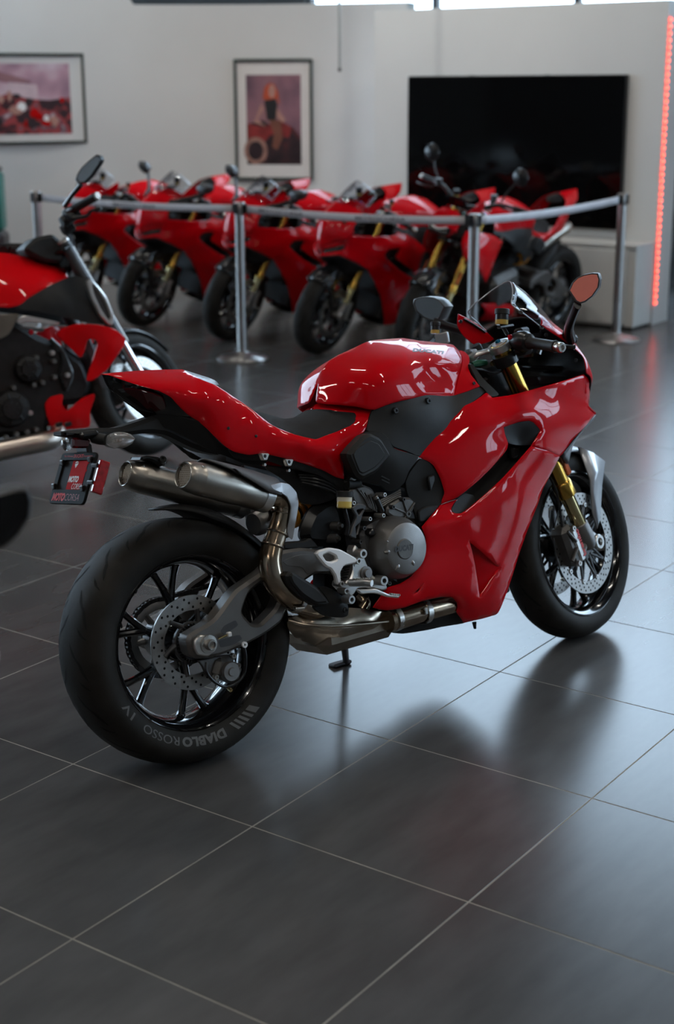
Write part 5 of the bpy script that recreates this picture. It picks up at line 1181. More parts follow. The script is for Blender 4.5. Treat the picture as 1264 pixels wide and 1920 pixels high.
        yk = S(nm, (mb.V, mb.F), m)
        if nm == 'top_yoke':
            for c in t:
                S('fork_cap', lathe([(0,.010),(.012,.010),(.013,.006),(.022,.006),(.0235,.002),(.0235,-.006)], c, SK, 24), SIL, yk); S('preload_adjuster', lathe([(0,.016),(.008,.016),(.0095,.010),(.010,.008)], c, SK, 6), BLUE, yk)
            S('stem_nut', lathe([(0,.014),(.012,.014),(.016,.008),(.016,.004)], stem, SK, 24), GUN, yk)
            S('ignition_lock', lathe([(0,.016),(.014,.016),(.016,.012),(.016,-.01)], stem+Vector((.05,0,.012)), SK, 20), BLKS, yk)
    iv = lambda p: STI @ V3(p)
    A = iv(P('R6', 440, 480, -.135)); G0 = iv(P('R6', 560, 515, -.20)); G1 = iv(P('R6', 770, 548, -.315)); E1 = iv(P('R6', 812, 556, -.338))
    def mir(v, s): return Vector((v.x, v.y*(1 if s < 0 else -1), v.z))
    for s in (-1,1):
        a, g0, g1, e1 = (mir(v, s) for v in (A,G0,G1,E1)); d = (g1-g0).normalized(); c = ax+Vector((-.028,s*.100,0))+SK*.690
        hb = S('handlebar', tube([(*(c+Vector((.03,0,0))),.014),(*a,.012),(*g0,.011),(*g1,.011)], 14, 4), BLKS)
        S('clip_on_clamp', lathe([(.027,-.018),(.036,-.018),(.037,0),(.036,.016),(.027,.016)], c-SK*.02, SK, 24), BLKS, hb)
        S('grip', lathe([(.011,0),(.020,.001),(.0205,.006),(.0165,.012),(.0160,.05),(.0165,(g1-g0).length-.01),(.0185,(g1-g0).length-.004),(.018,(g1-g0).length),(.011,(g1-g0).length)], g0, d, 28), BLK, hb)
        S('bar_end', lathe([(.013,0),(.0145,.002),(.0135,.010),(.0150,.013),(.0150,.024),(.013,.028),(.008,.028),(.007,.020),(0,.020)], g1, d, 28), STEEL, hb)
        sg = S('switchgear', lathe([(.012,-.07),(.022,-.068),(.024,-.05),(.030,-.046),(.032,-.02),(.028,-.012),(.0265,-.004),(.020,0)], g0, d, 22), BLKS, hb)
        S('switch_pod', box(g0-d*.045+Vector((.012,0,-.018)), (.05,.045,.05), None, .01), BLK, sg); S('control_button', box(g0-d*.06+Vector((-.028,0,.012)), (.010,.014,.016), None, .003), REDA, sg)
        lv0 = g0-d*.035+Vector((.052,0,-.008)); lv1 = g1+Vector((.075,s*.012,-.010))
        S('control_lever', tube([(*(g0-d*.04+Vector((.02,0,-.004))),.011),(*lv0,.008),(*((lv0+lv1)/2+Vector((.014,0,-.004))),.0062),(*(lv1-(lv1-lv0)*.06),.0058),(*lv1,.0085)], 10, 5), BLKS, hb)
        S('master_cylinder', box(g0-d*.055+Vector((.030,0,.022)), (.045,.032,.028), None, .006), BLKS, hb)
    # fluid reservoirs
    def resv(c, up, r, h, root_):
        o = S('fluid_reservoir', lathe([(0,0),(r*.9,0),(r,.003),(r,h*.62)], c, up, 24), FLUID, root_); S('reservoir_body', lathe([(r*1.02,h*.30),(r*1.02,h*.66),(0,h*.66)], c, up, 24), BLKS, o)
        S('reservoir_cap', lathe([(r*1.02,h*.64),(r*1.15,h*.67),(r*1.15,h*.95),(r*1.05,h),(0,h)], c, up, 24), BLK, o); return o
    c1 = iv(P('R6', 340, 375, -.11)); u1 = (iv(P('R6', 345, 235, -.11))-c1).normalized(); r1 = resv(c1, u1, .0195, .047, root)
    S('reservoir_stay', box(c1-u1*.006+Vector((.02,0,0)), (.07,.014,.008), None, .002), BLKS, r1); S('reservoir_neck', tube([(*c1,.006),(*(c1-u1*.03+Vector((.03,0,0))),.006)], 8, 2), BLKS, r1)
    c2 = iv(P('Z5', 228, 378, .155)); r2_ = resv(c2, u1, .0135, .036, root); S('reservoir_stay', box(c2-u1*.02+Vector((.0,-.03,0)), (.012,.05,.035), None, .003), SIL, r2_)
    # ------------------------------------------------ nose, screen, inner fairing, lights
    # half-sections of the nose from centre line to the side edge, back to front
    def half(pts): return [(x, -y, z) for x, y, z in pts]
    pT = P('R6', 640, 345, -.11); pS = P('R6', 985, 640, -.150); pB = P('R1', 1140, 86, -.148)
    rail = [P('R6', X, Y, y) for X, Y, y in ((640,380,-.118),(700,425,-.122),(800,490,-.130),(900,565,-.138),(970,630,-.144),(990,700,-.148),(1000,760,-.148))]
    edge = [P('R6', X, Y, y) for X, Y, y in ((628,318,-.075),(720,375,-.088),(830,455,-.100),(930,555,-.112),(1005,680,-.122),(1048,782,-.128),(1042,828,-.132))]
    tip = P('R1', 1213, 350, -.116); low_ = P('R1', 1090, 492, -.146)
    crown = []
    for e, r in zip(edge, rail): crown.append([r, (e+r)/2+np.array([.004,-.002,.004]), e])
    # upper nose shell: strip from cockpit rail over the edge to the centre line
    cl = [(1.430,0,1.018),(1.478,0,.985),(1.528,0,.940),(1.568,0,.890),(1.592,0,.830),(1.600,0,.770),(1.600,0,.735)]
    rows = []
    for k in range(7):
        e = edge[k]; c = np.array(cl[k]); r = rail[k]
        m1 = e*.55+c*.45; m1[0] += .012; m1[2] += .010
        h = [r, (r+e)/2+np.array([.003,-.003,.003]), e, m1, c]
        full = [np.array(v) for v in h] + [np.array([v[0],-v[1],v[2]]) for v in h[-2::-1]]
        rows.append(full)
    R = smooth_rows(rows, 4, 3); nf = ob('nose_fairing', *loft(R), BLKS, root, True, 60); nf.data.materials.append(RED); so = solidify(nf, .004).modifiers['sol']; so.material_offset = 1
    # headlight band and lower lip below the upper nose
    b0 = P('R1', 1174, 130, -.132); ribs = []
    side = [(P('R1', 1140, 126, -.134)), P('R1', 1136, 200, -.132), P('R1', 1136, 280, -.128), tip]
    cz = [(1.600,0,.733),(1.598,0,.712),(1.592,0,.690),(1.585,0,.668)]
    def band(name, r0, r1, m, th=.006, off=0.0, f0=0.0, f1=1.0):
        rows = []
        for k in (r0, (r0+r1)/2, r1):
            i = min(int(k), len(side)-2); f = k-i; s0 = side[i]*(1-f)+side[i+1]*f; c0 = np.array(cz[i])*(1-f)+np.array(cz[i+1])*f
            h = [s0*(1-t)+c0*t+np.array([.030*math.sin(PI*t)*.6+off, 0, 0]) for t in [f0+(f1-f0)*j/8 for j in range(9)]]
            rows.append(h)
        o = ob(name, *loft(rows), m, root, True, 60); solidify(o, th)
        o2 = ob(name, [(v[0],-v[1],v[2]) for r in rows for v in r], [f[::-1] for f in loft(rows)[1]], m, root, True, 60); solidify(o2, th)
        return o
    band('nose_band', 0, 1.1, RED); band('headlight', 1.1, 2.3, mat('headlight_glass', (.012,.012,.014), .06, coat=1, vary=.3), .006, -.004, .12, .8); band('headlight_surround', 1.0, 2.4, RED, .006, -.016)
    band('nose_lip', 2.3, 3.0, RED)
    # chin under the nose
    rows = [[tip, tip*.5+np.array([1.585,0,.668])*.5+np.array([.018,0,0]), np.array([1.585,0,.668])], [low_, low_*.5+np.array([1.47,0,.60])*.5+np.array([.02,0,0]), np.array([1.475,0,.60])], [P('R1', 976, 632, -.166), np.array([1.40,-.09,.56]), np.array([1.40,0,.555])]]
    rows = [r + [np.array([v[0],-v[1],v[2]]) for v in r[-2::-1]] for r in rows]
    solidify(ob('nose_chin', *loft(smooth_rows(rows, 4, 4)), BLKS, root, True, 60), .004)
    b.panel('nose_cheek', 'R6', [(0,292,.168,1),(60,320,.160),(180,390,.148),(305,462,.130,1),(250,508,.135),(130,536,.150),(40,460,.165),(-8,380,.170)], RED, step=5, thick=.005)
    for X, Y in ((15,350),(215,455)): ob('cheek_screw', *bolt(P('R6',X,Y,.155), (-.3,-1,.2), .006, .004), BLKS, root)
    b.tub('cheek_trim', 'R6', [(40,330,.158,.004),(120,375,.15,.004),(210,435,.14,.004)], BLKS)
    # inner cockpit panels (black)
    b.panel('inner_fairing', 'R6', [(650,400,-.105),(760,440,-.118),(880,535,-.126),(970,635,-.136),(992,700,-.142),(996,775,-.144),(880,830,-.05),(590,920,.06),(440,940,.10),(330,948,.12),(420,800,.12),(560,650,.11),(620,520,.08)], BLK, ctrl=[(800,650,-.03),(700,760,.03),(560,800,.09),(900,680,-.10),(760,540,-.02)], step=7, thick=.005)
    b.slab('inner_rib', 'R6', [(490,690),(860,700),(850,740),(500,720)], -.03, .06, BLKS, None, .004, 1); b.slab('inner_pocket', 'R6', [(610,775),(870,780),(850,810),(640,860)], -.05, .05, BLKS, None, .004, 1)
    q = P('R6', 925, 655, -.138); ob('inner_screw', *bolt(q, (-.4,-1,0), .006, .004), BLKS, root)
    q = P('R6', 690, 455, -.108); ob('inner_screw', *bolt(q, (-.4,-1,0), .006, .004), BLKS, root)
    ob('dash_display', *box((1.372,0,.945), (.022,.15,.085), Matrix.Rotation(.55,3,'Y'), .008), GBLK, root)
    ob('headstock', *box((1.21,0,.83), (.12,.10,.15), Matrix.Rotation(-RK,3,'Y'), .02), BLKS, root)
    b.slab('airbox_bulk', 'R6', [(100,700),(300,640),(420,700),(520,800),(440,900),(330,915),(200,800)], -.05, .05, DARK, None, .02)
    ob('green_connector', *tube([(*P('R6',105,690,-.06),.008),(*P('R6',160,680,-.06),.011),(*P('R6',215,672,-.06),.009)], 10, 3), mat('connector_green', (.01,.09,.05), .4, vary=.1), root)
    ob('key_tag', *lathe([(0,.003),(.008,.003),(.009,0)], P('R6',270,680,-.07), (-.4,-1,.3), 16), GOLDL, root)
    b.tub('control_cable', 'R6', [(130,720,-.08,.004),(200,735,-.08,.004),(280,755,-.085,.004),(360,735,-.09,.004)], BLKS)
    # windscreen
    top = np.array([1.318,0,1.150]); 
    lipR = [P('R6', X, Y, y) for X, Y, y in ((392,30,0),(424,80,-.045),(426,150,-.075),(418,205,-.092),(455,245,-.105),(560,320,-.112),(645,388,-.118))]
    base = [(1.455,0,1.008),(1.452,-.030,1.004),(1.445,-.055,.996),(1.435,-.075,.988),(1.420,-.090,.978),(1.405,-.105,.966),(1.385,-.120,.952)]
    rows = []
    for k in range(7):
        l = lipR[k]; bs = np.array(base[k])
        rows.append([l, l*.66+bs*.34+np.array([.010,-.010*(k/6),.012]), l*.33+bs*.67+np.array([.010,-.008*(k/6),.012]), bs])
    rows = [[np.array([v[0],-v[1],v[2]]) for v in r] for r in rows[:0:-1]] + rows
    ws = ob('windscreen', *loft(smooth_rows(rows, 3, 4)), SCREEN, root, True, 80); solidify(ws, .003)
    ob('screen_edge', *tube([(v[0],-v[1],v[2],.0018) for v in lipR[:0:-1]] + [(*v,.0018) for v in lipR], 6, 3), mat('acrylic_edge', (.45,.47,.5), .15, .2, vary=.05), ws)
    for X, Y in ((490,280),(655,400)): ob('screen_screw', *bolt(P('R6',X,Y,-.118), (-.5,-1,.6), .007, .004), BLKS, ws)
    # mirrors
    def mirror_arm(s):
        m_ = lambda p: Vector((p[0], p[1]*(1 if s < 0 else -1), p[2]))
        c0 = P('R6', 880, 480, -.138); c1 = P('R6', 872, 400, -.19); c2 = P('R6', 905, 300, -.26); c3 = P('R6', 940, 215, -.318)
        arm = ob('mirror_stalk', *tube([(*m_(P('R6',850,470,-.12)),.030),(*m_(c0),.024),(*m_(c1),.017),(*m_(c2),.0145),(*m_(c3),.015)], 12, 4, flat=((1,0,0),.55)), BLKS, root)
        out = [(870,105),(900,40),(940,0),(990,-22),(1060,-35),(1105,-32),(1118,10),(1108,80),(1060,150),(1000,195),(960,208),(930,195)]
        pts = [P('R6', X, Y, -.345) for X, Y in out]; cen = sum(pts)/len(pts)
        nrm = np.array([-1.0,-.62,-.02]) if s < 0 else np.array([-1.0,.10,.02]); nrm /= np.linalg.norm(nrm)
        # flatten the outline on the mirror plane seen along the view
        fc = b.f.c; Q = []
        for p in pts:
            d = p-fc; t = ((cen-fc)@nrm)/(d@nrm); Q.append(fc+d*t)
        cen = sum(Q)/len(Q); loop = chaikin([(*q, 0) for q in Q], 1) if False else Q
        g = [cen+(q-cen)*.90-nrm*(-.0035) for q in Q]
        ob('mirror_pane', [m_(v) for v in g], [tuple(range(len(g))) if s > 0 else tuple(range(len(g)))[::-1]], MIRR, arm, False)
        rows = [[cen+(q-cen)*.90+nrm*.003 for q in Q], [cen+(q-cen)*.94+nrm*.007 for q in Q], [q+nrm*.005 for q in Q], [cen+(q-cen)*1.02-nrm*.012 for q in Q], [cen+(q-cen)*.96-nrm*.038 for q in Q], [cen+(q-cen)*.70-nrm*.055 for q in Q], [cen+(q-cen)*.25-nrm*.060 for q in Q]]
        V, F = loft([[m_(v) for v in r] for r in rows], True); F.append(tuple(range((len(rows)-1)*len(Q), len(rows)*len(Q))))
        me = mesh('mirror_shell', V, F); bm = bmesh.new(); bm.from_mesh(me); bmesh.ops.recalc_face_normals(bm, faces=bm.faces); bm.to_mesh(me); bm.free()
        link('mirror_shell', me, GUN, arm, True, 40)
        ob('mirror_foot', *box(m_(P('R6', 880, 470, -.135)), (.06,.03,.03), Matrix.Rotation(.6,3,'Y'), .01), BLK, arm)
    mirror_arm(-1); mirror_arm(1)
    # side stand (left)
    a = (.60,.10,.30)
    gf = FR.B.T @ (ground(650,1246)-FR.o)
    sd = ob('side_stand', *tube([(.60,.09,.24,.014),(*( (np.array([.60,.09,.24])+gf)/2 ),.013),(gf[0],gf[1],gf[2]+.008,.011)], 12, 3, flat=((0,1,0),.7)), GUN, root)
    ob('stand_foot', *box((gf[0]-.018,gf[1]+.008,gf[2]+.007), (.07,.034,.012), None, .004), GUN, sd)

bike = empty('motorcycle'); FR.place(bike)
bb = build_bike(bike); build_body(bb)
build_front(bb, GREY)
tag(bike, 'glossy red sports motorcycle with twin silencers in the foreground', 'motorcycle')
# ================================================================ the other motorcycles
def base(n): return n.split('.')[0]
def copy_some(src, drop, label, group=None):
    r = empty('motorcycle')
    def rec(o, par):
        c = o.copy(); COL.objects.link(c); c.parent = par
        for ch in KID.get(o, ()): rec(ch, c)
    KID = {}
    for o in bpy.data.objects:
        if o.parent is not None: KID.setdefault(o.parent, []).append(o)
    for o in KID[src]:
        if base(o.name) not in drop: rec(o, r)
    tag(r, label, 'motorcycle', group); return r
PLATE = {'plate_bracket','plate_frame','plate_stay','side_reflector','reflector_stay','indicator_lens','indicator_stem','plate_lamp','lamp_hood'}
ROW = 'red motorcycles parked in a row behind the belts'
GUARDB = mat('mudguard_black', (.012,.012,.013), .25, coat=.3, vary=.1)
def place_front(r, fx, fy, psi, phi=.1954, wb=1.465):
    Frame((fx-wb*math.cos(psi), fy-wb*math.sin(psi), .002), psi, phi).place(r)
def swap(r, frm, to):
    st = [r]
    while st:
        o = st.pop(); st += list(o.children)
        if o.type == 'MESH':
            for sl in o.material_slots:
                if sl.material == frm: sl.link = 'OBJECT'; sl.material = to
rd = math.radians
spots = [((6.40,6.42), 174, 'red sports motorcycle at the far left of the row, behind the left bike\'s handlebar'), ((6.25,5.53), 172, 'red sports motorcycle second from the left in the row behind the belts'),
         ((6.14,4.62), 171, 'red sports motorcycle in the row, standing right behind the second barrier post'), ((6.03,3.76), 171, 'red sports motorcycle fourth in the row, its tall windscreen before the pale wall')]
for (fx, fy), psi, lab in spots:
    drop = PLATE | {'fork_reflector','reflector_mount'} | ({'mirror_stalk'} if fy < 4 or fy > 6 else set())
    r = copy_some(bike, drop, lab, ROW); place_front(r, fx, fy, rd(psi)); swap(r, GREY, GUARDB)

# naked motorcycle by the television
FAIR = {'upper_fairing','lower_fairing','side_vent','vent_gap','duct_cap','duct_liner','duct_floor','duct_hose','nose_fairing','nose_band','headlight','headlight_surround','nose_lip','nose_chin','inner_fairing','inner_rib','inner_pocket','inner_screw','windscreen','mirror_stalk','cockpit_trim','dash_display','handlebar','side_shroud','shroud_rib','airbox_bulk','belly_pan','drain_spigot'}
nk = copy_some(bike, FAIR | PLATE, 'red naked motorcycle with high handlebar in front of the television', ROW)
swap(nk, GREY, GUARDB)
NP = rd(175); place_front(nk, 6.22, 3.12, NP)
for s in (-1,1):
    V, F = tube([(1.22,0,.99,.014),(1.22,s*.10,1.01,.014),(1.20,s*.20,1.06,.013),(1.15,s*.29,1.06,.012),(1.10,s*.39,1.05,.012)], 12, 5); hb = ob('handlebar', [tuple(STM @ Vector(v)) for v in V], F, BLKS, nk)
    ob('grip', [tuple(STM @ Vector(v)) for v in cyl((1.145,s*.28,1.06),(1.10,s*.40,1.05),.017,bev=.003)[0]], cyl((1.145,s*.28,1.06),(1.10,s*.40,1.05),.017,bev=.003)[1], BLK, hb)
    ob('bar_end', [tuple(STM @ Vector(v)) for v in cyl((1.10,s*.40,1.05),(1.092,s*.425,1.048),.017,bev=.003)[0]], cyl((1.10,s*.40,1.05),(1.092,s*.425,1.048),.017,bev=.003)[1], STEEL, hb)
    ob('control_lever', *tube([(1.22,s*.27,1.05,.008),(1.235,s*.33,1.045,.006),(1.20,s*.42,1.04,.006)], 8, 4), BLKS, hb)
    ob('fluid_reservoir', *lathe([(0,0),(.02,0),(.021,.03),(.024,.032),(.024,.045),(0,.046)], (1.24,s*.22,1.07), (0,0,1), 20), GUN, hb)
    st = ob('mirror_stalk', *tube([(1.18,s*.24,1.07,.006),(1.20,s*.29,1.15,.006),(1.18,s*.33,1.22,.006)], 8, 4), BLKS, nk)
    ob('mirror_shell', *lathe([(0,.022),(.03,.02),(.055,.008),(.058,0),(.052,-.004),(0,-.004)], (1.18,s*.35,1.25), (1,0,0), 20), BLKS, st); ob('mirror_pane', *lathe([(0,0),(.050,0)], (1.175,s*.35,1.25), (-1,0,0), 20), MIRR, st, False)
    rows = [[(1.30,s*.10,.86),(1.38,s*.14,.80),(1.36,s*.165,.70)],[(1.12,s*.17,.84),(1.22,s*.20,.74),(1.22,s*.20,.62)],[(.96,s*.165,.78),(1.05,s*.19,.66),(1.10,s*.19,.52)]]
    solidify(ob('radiator_shroud', *loft(smooth_rows([[np.array(p) for p in r] for r in rows],4,4)), RED, nk), .006)
    rows = [[(1.02,s*.13,.36),(.98,s*.15,.30),(.96,s*.10,.22)],[(.80,s*.14,.34),(.78,s*.16,.27),(.78,s*.10,.20)],[(.60,s*.12,.30),(.60,s*.13,.24),(.60,s*.08,.19)]]
    solidify(ob('belly_panel', *loft(smooth_rows([[np.array(p) for p in r] for r in rows],4,4)), RED, nk), .006)
hl = ob('headlamp_cowl', *box((1.40,0,.90), (.12,.20,.17), Matrix.Rotation(-.5,3,'Y'), .045), RED, nk)
ob('headlamp_glass', *box((1.452,0,.862), (.03,.17,.07), Matrix.Rotation(-.5,3,'Y'), .014), GBLK, hl)
ob('running_light', *tube([(1.470,-.07,.885,.005),(1.478,0,.865,.005),(1.470,.07,.885,.005)], 8, 4), SILW, hl)
ob('dash_display', *box((1.31,0,1.02), (.02,.15,.09), Matrix.Rotation(.6,3,'Y'), .008), GBLK, nk)
ob('airbox_core', *box((1.05,0,.72), (.30,.22,.22), None, .05), BLKS, nk)

# motorcycle beside the camera: only a mirror reaches into view
nr = copy_some(bike, {'fork_reflector','reflector_mount'}, 'black motorcycle nearest the camera, only its dark mirror reaching in at the left edge')
swap(nr, RED, GBLK); swap(nr, MIRR, GBLK)
npsi = YAW - rd(5); mz = 1.10
_f = Frame((0,0,.002), npsi, .10); mloc = _f.B @ np.array([1.30,-.375,1.10]); tgt = CAM + ray(46, 965)*((mloc[2]+.002-CAM[2])/ray(46, 965)[2])
Frame((tgt[0]-mloc[0], tgt[1]-mloc[1], .002), npsi, .10).place(nr)

# ---------------------------------------------------------------- the muscle cruiser on the left
DF_ = Frame((1.80346,3.48787,.002), rd(-28), .16); dv = empty('motorcycle'); DF_.place(dv)
tag(dv, 'bright red muscle motorcycle with black engine, cut by the left edge', 'motorcycle')
db = Bike(DF_, dv); DP = db.pt
dSA = Vector((1.593+.11,0,0)); dK = Vector((-math.sin(rd(26)),0,math.cos(rd(26)))); dST = Matrix.Translation(dSA) @ Matrix.Rotation(rd(30),4,dK) @ Matrix.Translation(-dSA)
dzf = (dST @ Vector((1.593,0,.2995))).z-.2995
mw = Matrix.Translation((0,0,-dzf+.004)) @ dST @ Matrix.Translation((1.593,0,.2995))
wheel(dv, mw, True); wheel(dv, Matrix.Translation((0,0,.3204)), False)
_, _, DB = None, None, lambda name, VF, m, par=dv, smooth=True, ang=35: ob(name, [tuple(mw @ Vector(v)) for v in VF[0]], VF[1], m, par, smooth, ang)
for s in (-1,1): disc_parts(DB, dv, s*.064, .165, .115, {.13:(36,0), .148:(36,.08)})
for s in (-1,1):
    c = Vector((1.593-.025, s*.105, .30)); T_ = Matrix.Translation((0,0,-dzf+.004)) @ dST
    def DS(name, VF, m, par=dv): return ob(name, [tuple(T_ @ Vector(v)) for v in VF[0]], VF[1], m, par, True, 35)
    DS('fork_tube', cyl(c+dK*.26, c+dK*.78, .030, seg=24, bev=.003), GUN); DS('fork_stanchion', cyl(c+dK*.05, c+dK*.28, .025, seg=24), CHROME); DS('fork_foot', lathe([(0,-.02),(.03,-.02),(.034,.02),(.028,.07)], c, dK, 20), ALUD)
    DS('fork_cap', lathe([(0,.012),(.016,.012),(.03,.006),(.031,-.004)], c+dK*.78, dK, 20), SIL); DS('fork_trim', box(c+dK*.5+Vector((.031,s*.01,0)), (.006,.014,.5), Matrix.Rotation(-rd(26),3,'Y'), .002), STEEL)
    DS('brake_caliper', box(c+Vector((-.10,-s*.02,.02)), (.06,.06,.12), None, .014), ALUD)
    DS('axle_cap', lathe([(0,.01),(.02,.01),(.024,0)], c+Vector((.025,s*.02,0)), (0,s,0), 20), STEEL)
T_ = Matrix.Translation((0,0,-dzf+.004)) @ dST
for h, th in ((.74,.03),(.56,.04)): DS('fork_yoke', box(Vector((1.593-.05,0,.30))+dK*h, (.07,.28,th), Matrix.Rotation(-rd(26),3,'Y'), .012), BLKS)
ax = Vector((1.593,0,.2995)); rows = []
for i in range(12):
    t = rd(40+i*8); w = .062; rows.append([ax+Vector(((.322-.028*abs(q)**2.2)*math.cos(t), q*w, (.322-.028*abs(q)**2.2)*math.sin(t))) for q in [-1+2*k/8 for k in range(9)]])
o = ob('front_mudguard', [tuple(T_ @ v) for r in rows for v in r], loft(rows)[1], BLKS, dv); solidify(o, .004)
db.panel('fuel_tank', 'D', [(-420,330,0),(-250,215,0),(-100,188,0),(0,188,0),(60,194,0),(200,222,0),(330,252,0),(408,288,-.03),(452,346,-.075),(420,362,-.10),(330,402,-.14),(200,480,-.175),(120,534,-.185),(60,546,-.185),(0,542,-.18),(-150,520,-.16),(-320,450,-.12)], REDB, ctrl=[(150,400,-.165),(0,420,-.165),(250,320,-.10),(330,330,-.10),(50,280,-.09),(-150,330,-.10)], step=7, centre=True, lip=.003, angle=70)
db.panel('side_cover', 'D', [(100,548,-.175),(200,482,-.185),(330,404,-.17),(450,350,-.14),(500,340,-.14),(572,368,-.16),(605,480,-.19),(680,620,-.205),(735,668,-.205),(560,645,-.20),(400,605,-.195),(250,575,-.19),(120,562,-.18)], BLK, ctrl=[(420,480,-.205),(300,520,-.20)], step=7, mirror=True, thick=.01)
def dtx(u, v):
    q = cpx('D', 170+150*u, 292+18*u-22*v); return tuple(db.P(q[0], q[1], -.062-.012*(1-v)-.004))
db.slab('intake_ring', 'D', [(568,380),(590,358),(640,398),(705,480),(752,600),(748,662),(718,668),(655,600),(598,485)], -.232, -.20, SIL, None, .006, 1, mirror=True, holes=[[(612,402),(640,428),(692,512),(730,612),(716,632),(668,560),(622,462)]])
db.slab('intake_mesh', 'D', [(600,395),(640,420),(700,510),(735,615),(716,640),(660,560),(612,460)], -.215, -.205, GUN, None, .002, 1, mirror=True)
db.panel('radiator_scoop', 'D', [(358,716,-.19),(500,660,-.22),(640,664,-.24),(760,695,-.25),(822,748,-.25),(826,785,-.25),(760,880,-.25),(700,960,-.245),(610,1030,-.235),(570,1032,-.23),(582,985,-.235),(640,800,-.24),(645,770,-.24),(610,750,-.235),(570,762,-.225),(556,830,-.21),(532,884,-.20),(450,800,-.195)], REDB, ctrl=[(740,800,-.262),(560,705,-.235)], step=6, mirror=True, thick=.02, lip=.003)
db.panel('belly_scoop', 'D', [(298,1190,-.17),(335,1142,-.175),(415,1120,-.17),(402,1195,-.175),(440,1238,-.19),(540,1152,-.20),(630,1114,-.20),(590,1240,-.19),(596,1338,-.17),(480,1350,-.17),(352,1356,-.16),(318,1290,-.165)], REDB, ctrl=[(480,1270,-.205)], step=6, mirror=True, thick=.02, lip=.003)
for k in range(2): db.slab('belly_vent', 'D', [(365+k*60,1312-k*2),(410+k*60,1300-k*2),(416+k*60,1330-k*2),(372+k*60,1340-k*2)], -.21, -.20, BLKS, None, .002, 1)
# engine and frame
ENG = mat('engine_black', (.012,.011,.011), .4, .3, bump=.5, bscale=120, vary=.3, vscale=30)
db.slab('engine_block', 'D', [(-300,640),(60,600),(240,720),(420,800),(560,900),(620,1060),(560,1180),(400,1200),(320,1330),(340,1400),(-300,1420)], -.16, .16, ENG, None, .03)
for X, Y, r, d in ((70,1215,.082,.05),(180,955,.062,.045),(-150,1000,.08,.04)):
    q = V3(DP('D', X, Y, -.165)); ec = ob('engine_cover', *lathe([(0,d),(r*.55,d),(r*.6,d*.8),(r*.9,d*.7),(r,d*.4),(r*1.04,-.02)], q, (0,-1,0), 32), ENG, dv)
    for k in range(7): a = 2*PI*k/7; ob('cover_rib', *tube([(*(q+Vector((r*.3*math.cos(a),-d,r*.3*math.sin(a)))),.004),(*(q+Vector((r*.85*math.cos(a),-d*.74,r*.85*math.sin(a)))),.004)], 6, 1), ENG, ec)
for X, Y in ((345,850),(355,905),(240,880),(445,995),(200,1245),(180,1370),(280,1045),(360,1010),(90,1080),(225,1060),(240,1355),(40,1405),(110,1385)):
    q = DP('D', X, Y, -.19); ob('engine_bolt', *lathe([(0,.008),(.009,.008),(.012,.004),(.012,-.03)], q, (0,-1,0), 12), SIL if Y in (850,1245,995) else ALUD, dv)
for k in range(5): ob('engine_hose', *tube([(*DP('D',330+k*18,760+k*24,-.15),.012),(*DP('D',420+k*12,860+k*30,-.17),.012),(*DP('D',400+k*8,1000+k*24,-.17),.012)], 8, 4), BLKS, dv)
db.slab('frame_plate', 'D', [(-80,600),(130,588),(110,640),(60,730),(0,760),(-80,760)], -.20, -.17, mat('frame_bronze', (.12,.10,.08), .45, .5, vary=.1), None, .004, 1)
db.slab('side_grille', 'D', [(108,640),(160,598),(400,645),(380,668),(180,640),(130,662)], -.205, -.19, SIL, None, .004, 1)
db.slab('side_grille', 'D', [(110,668),(300,690),(280,712),(130,690)], -.20, -.19, GUN, None, .003, 1)
q = DP('D', 205, 712, -.20); ob('frame_plug', *lathe([(0,.006),(.010,.006),(.012,0)], q, (0,-1,0), 16), REDA, dv)
ob('radiator', *box(V3(DP('D',560,900,0)), (.05,.30,.30), Matrix.Rotation(-.3,3,'Y'), .01), GUN, dv)
# exhaust headers with slotted shield
for k, (y0, dy) in enumerate(((-.20,0),(-.14,14))):
    ex = db.tub('exhaust_header', 'D', [(-500,1560+dy,y0,.040),(-200,1530+dy,y0,.040),(0,1488+dy,y0,.040),(150,1455+dy,y0,.040),(300,1425+dy,y0,.040),(370,1395+dy,y0+.03,.038),(385,1340+dy,y0+.06,.036)], PIPE if False else mat('header_satin', (.55,.48,.42), .35, 1, vary=.1), seg=18, n=5)
for k in range(5): db.slab('shield_slot', 'D', [(8+k*52,1490-k*11),(40+k*52,1470-k*11),(52+k*52,1492-k*11),(24+k*52,1512-k*11)], -.236, -.232, DARK, None, .0005, 1)
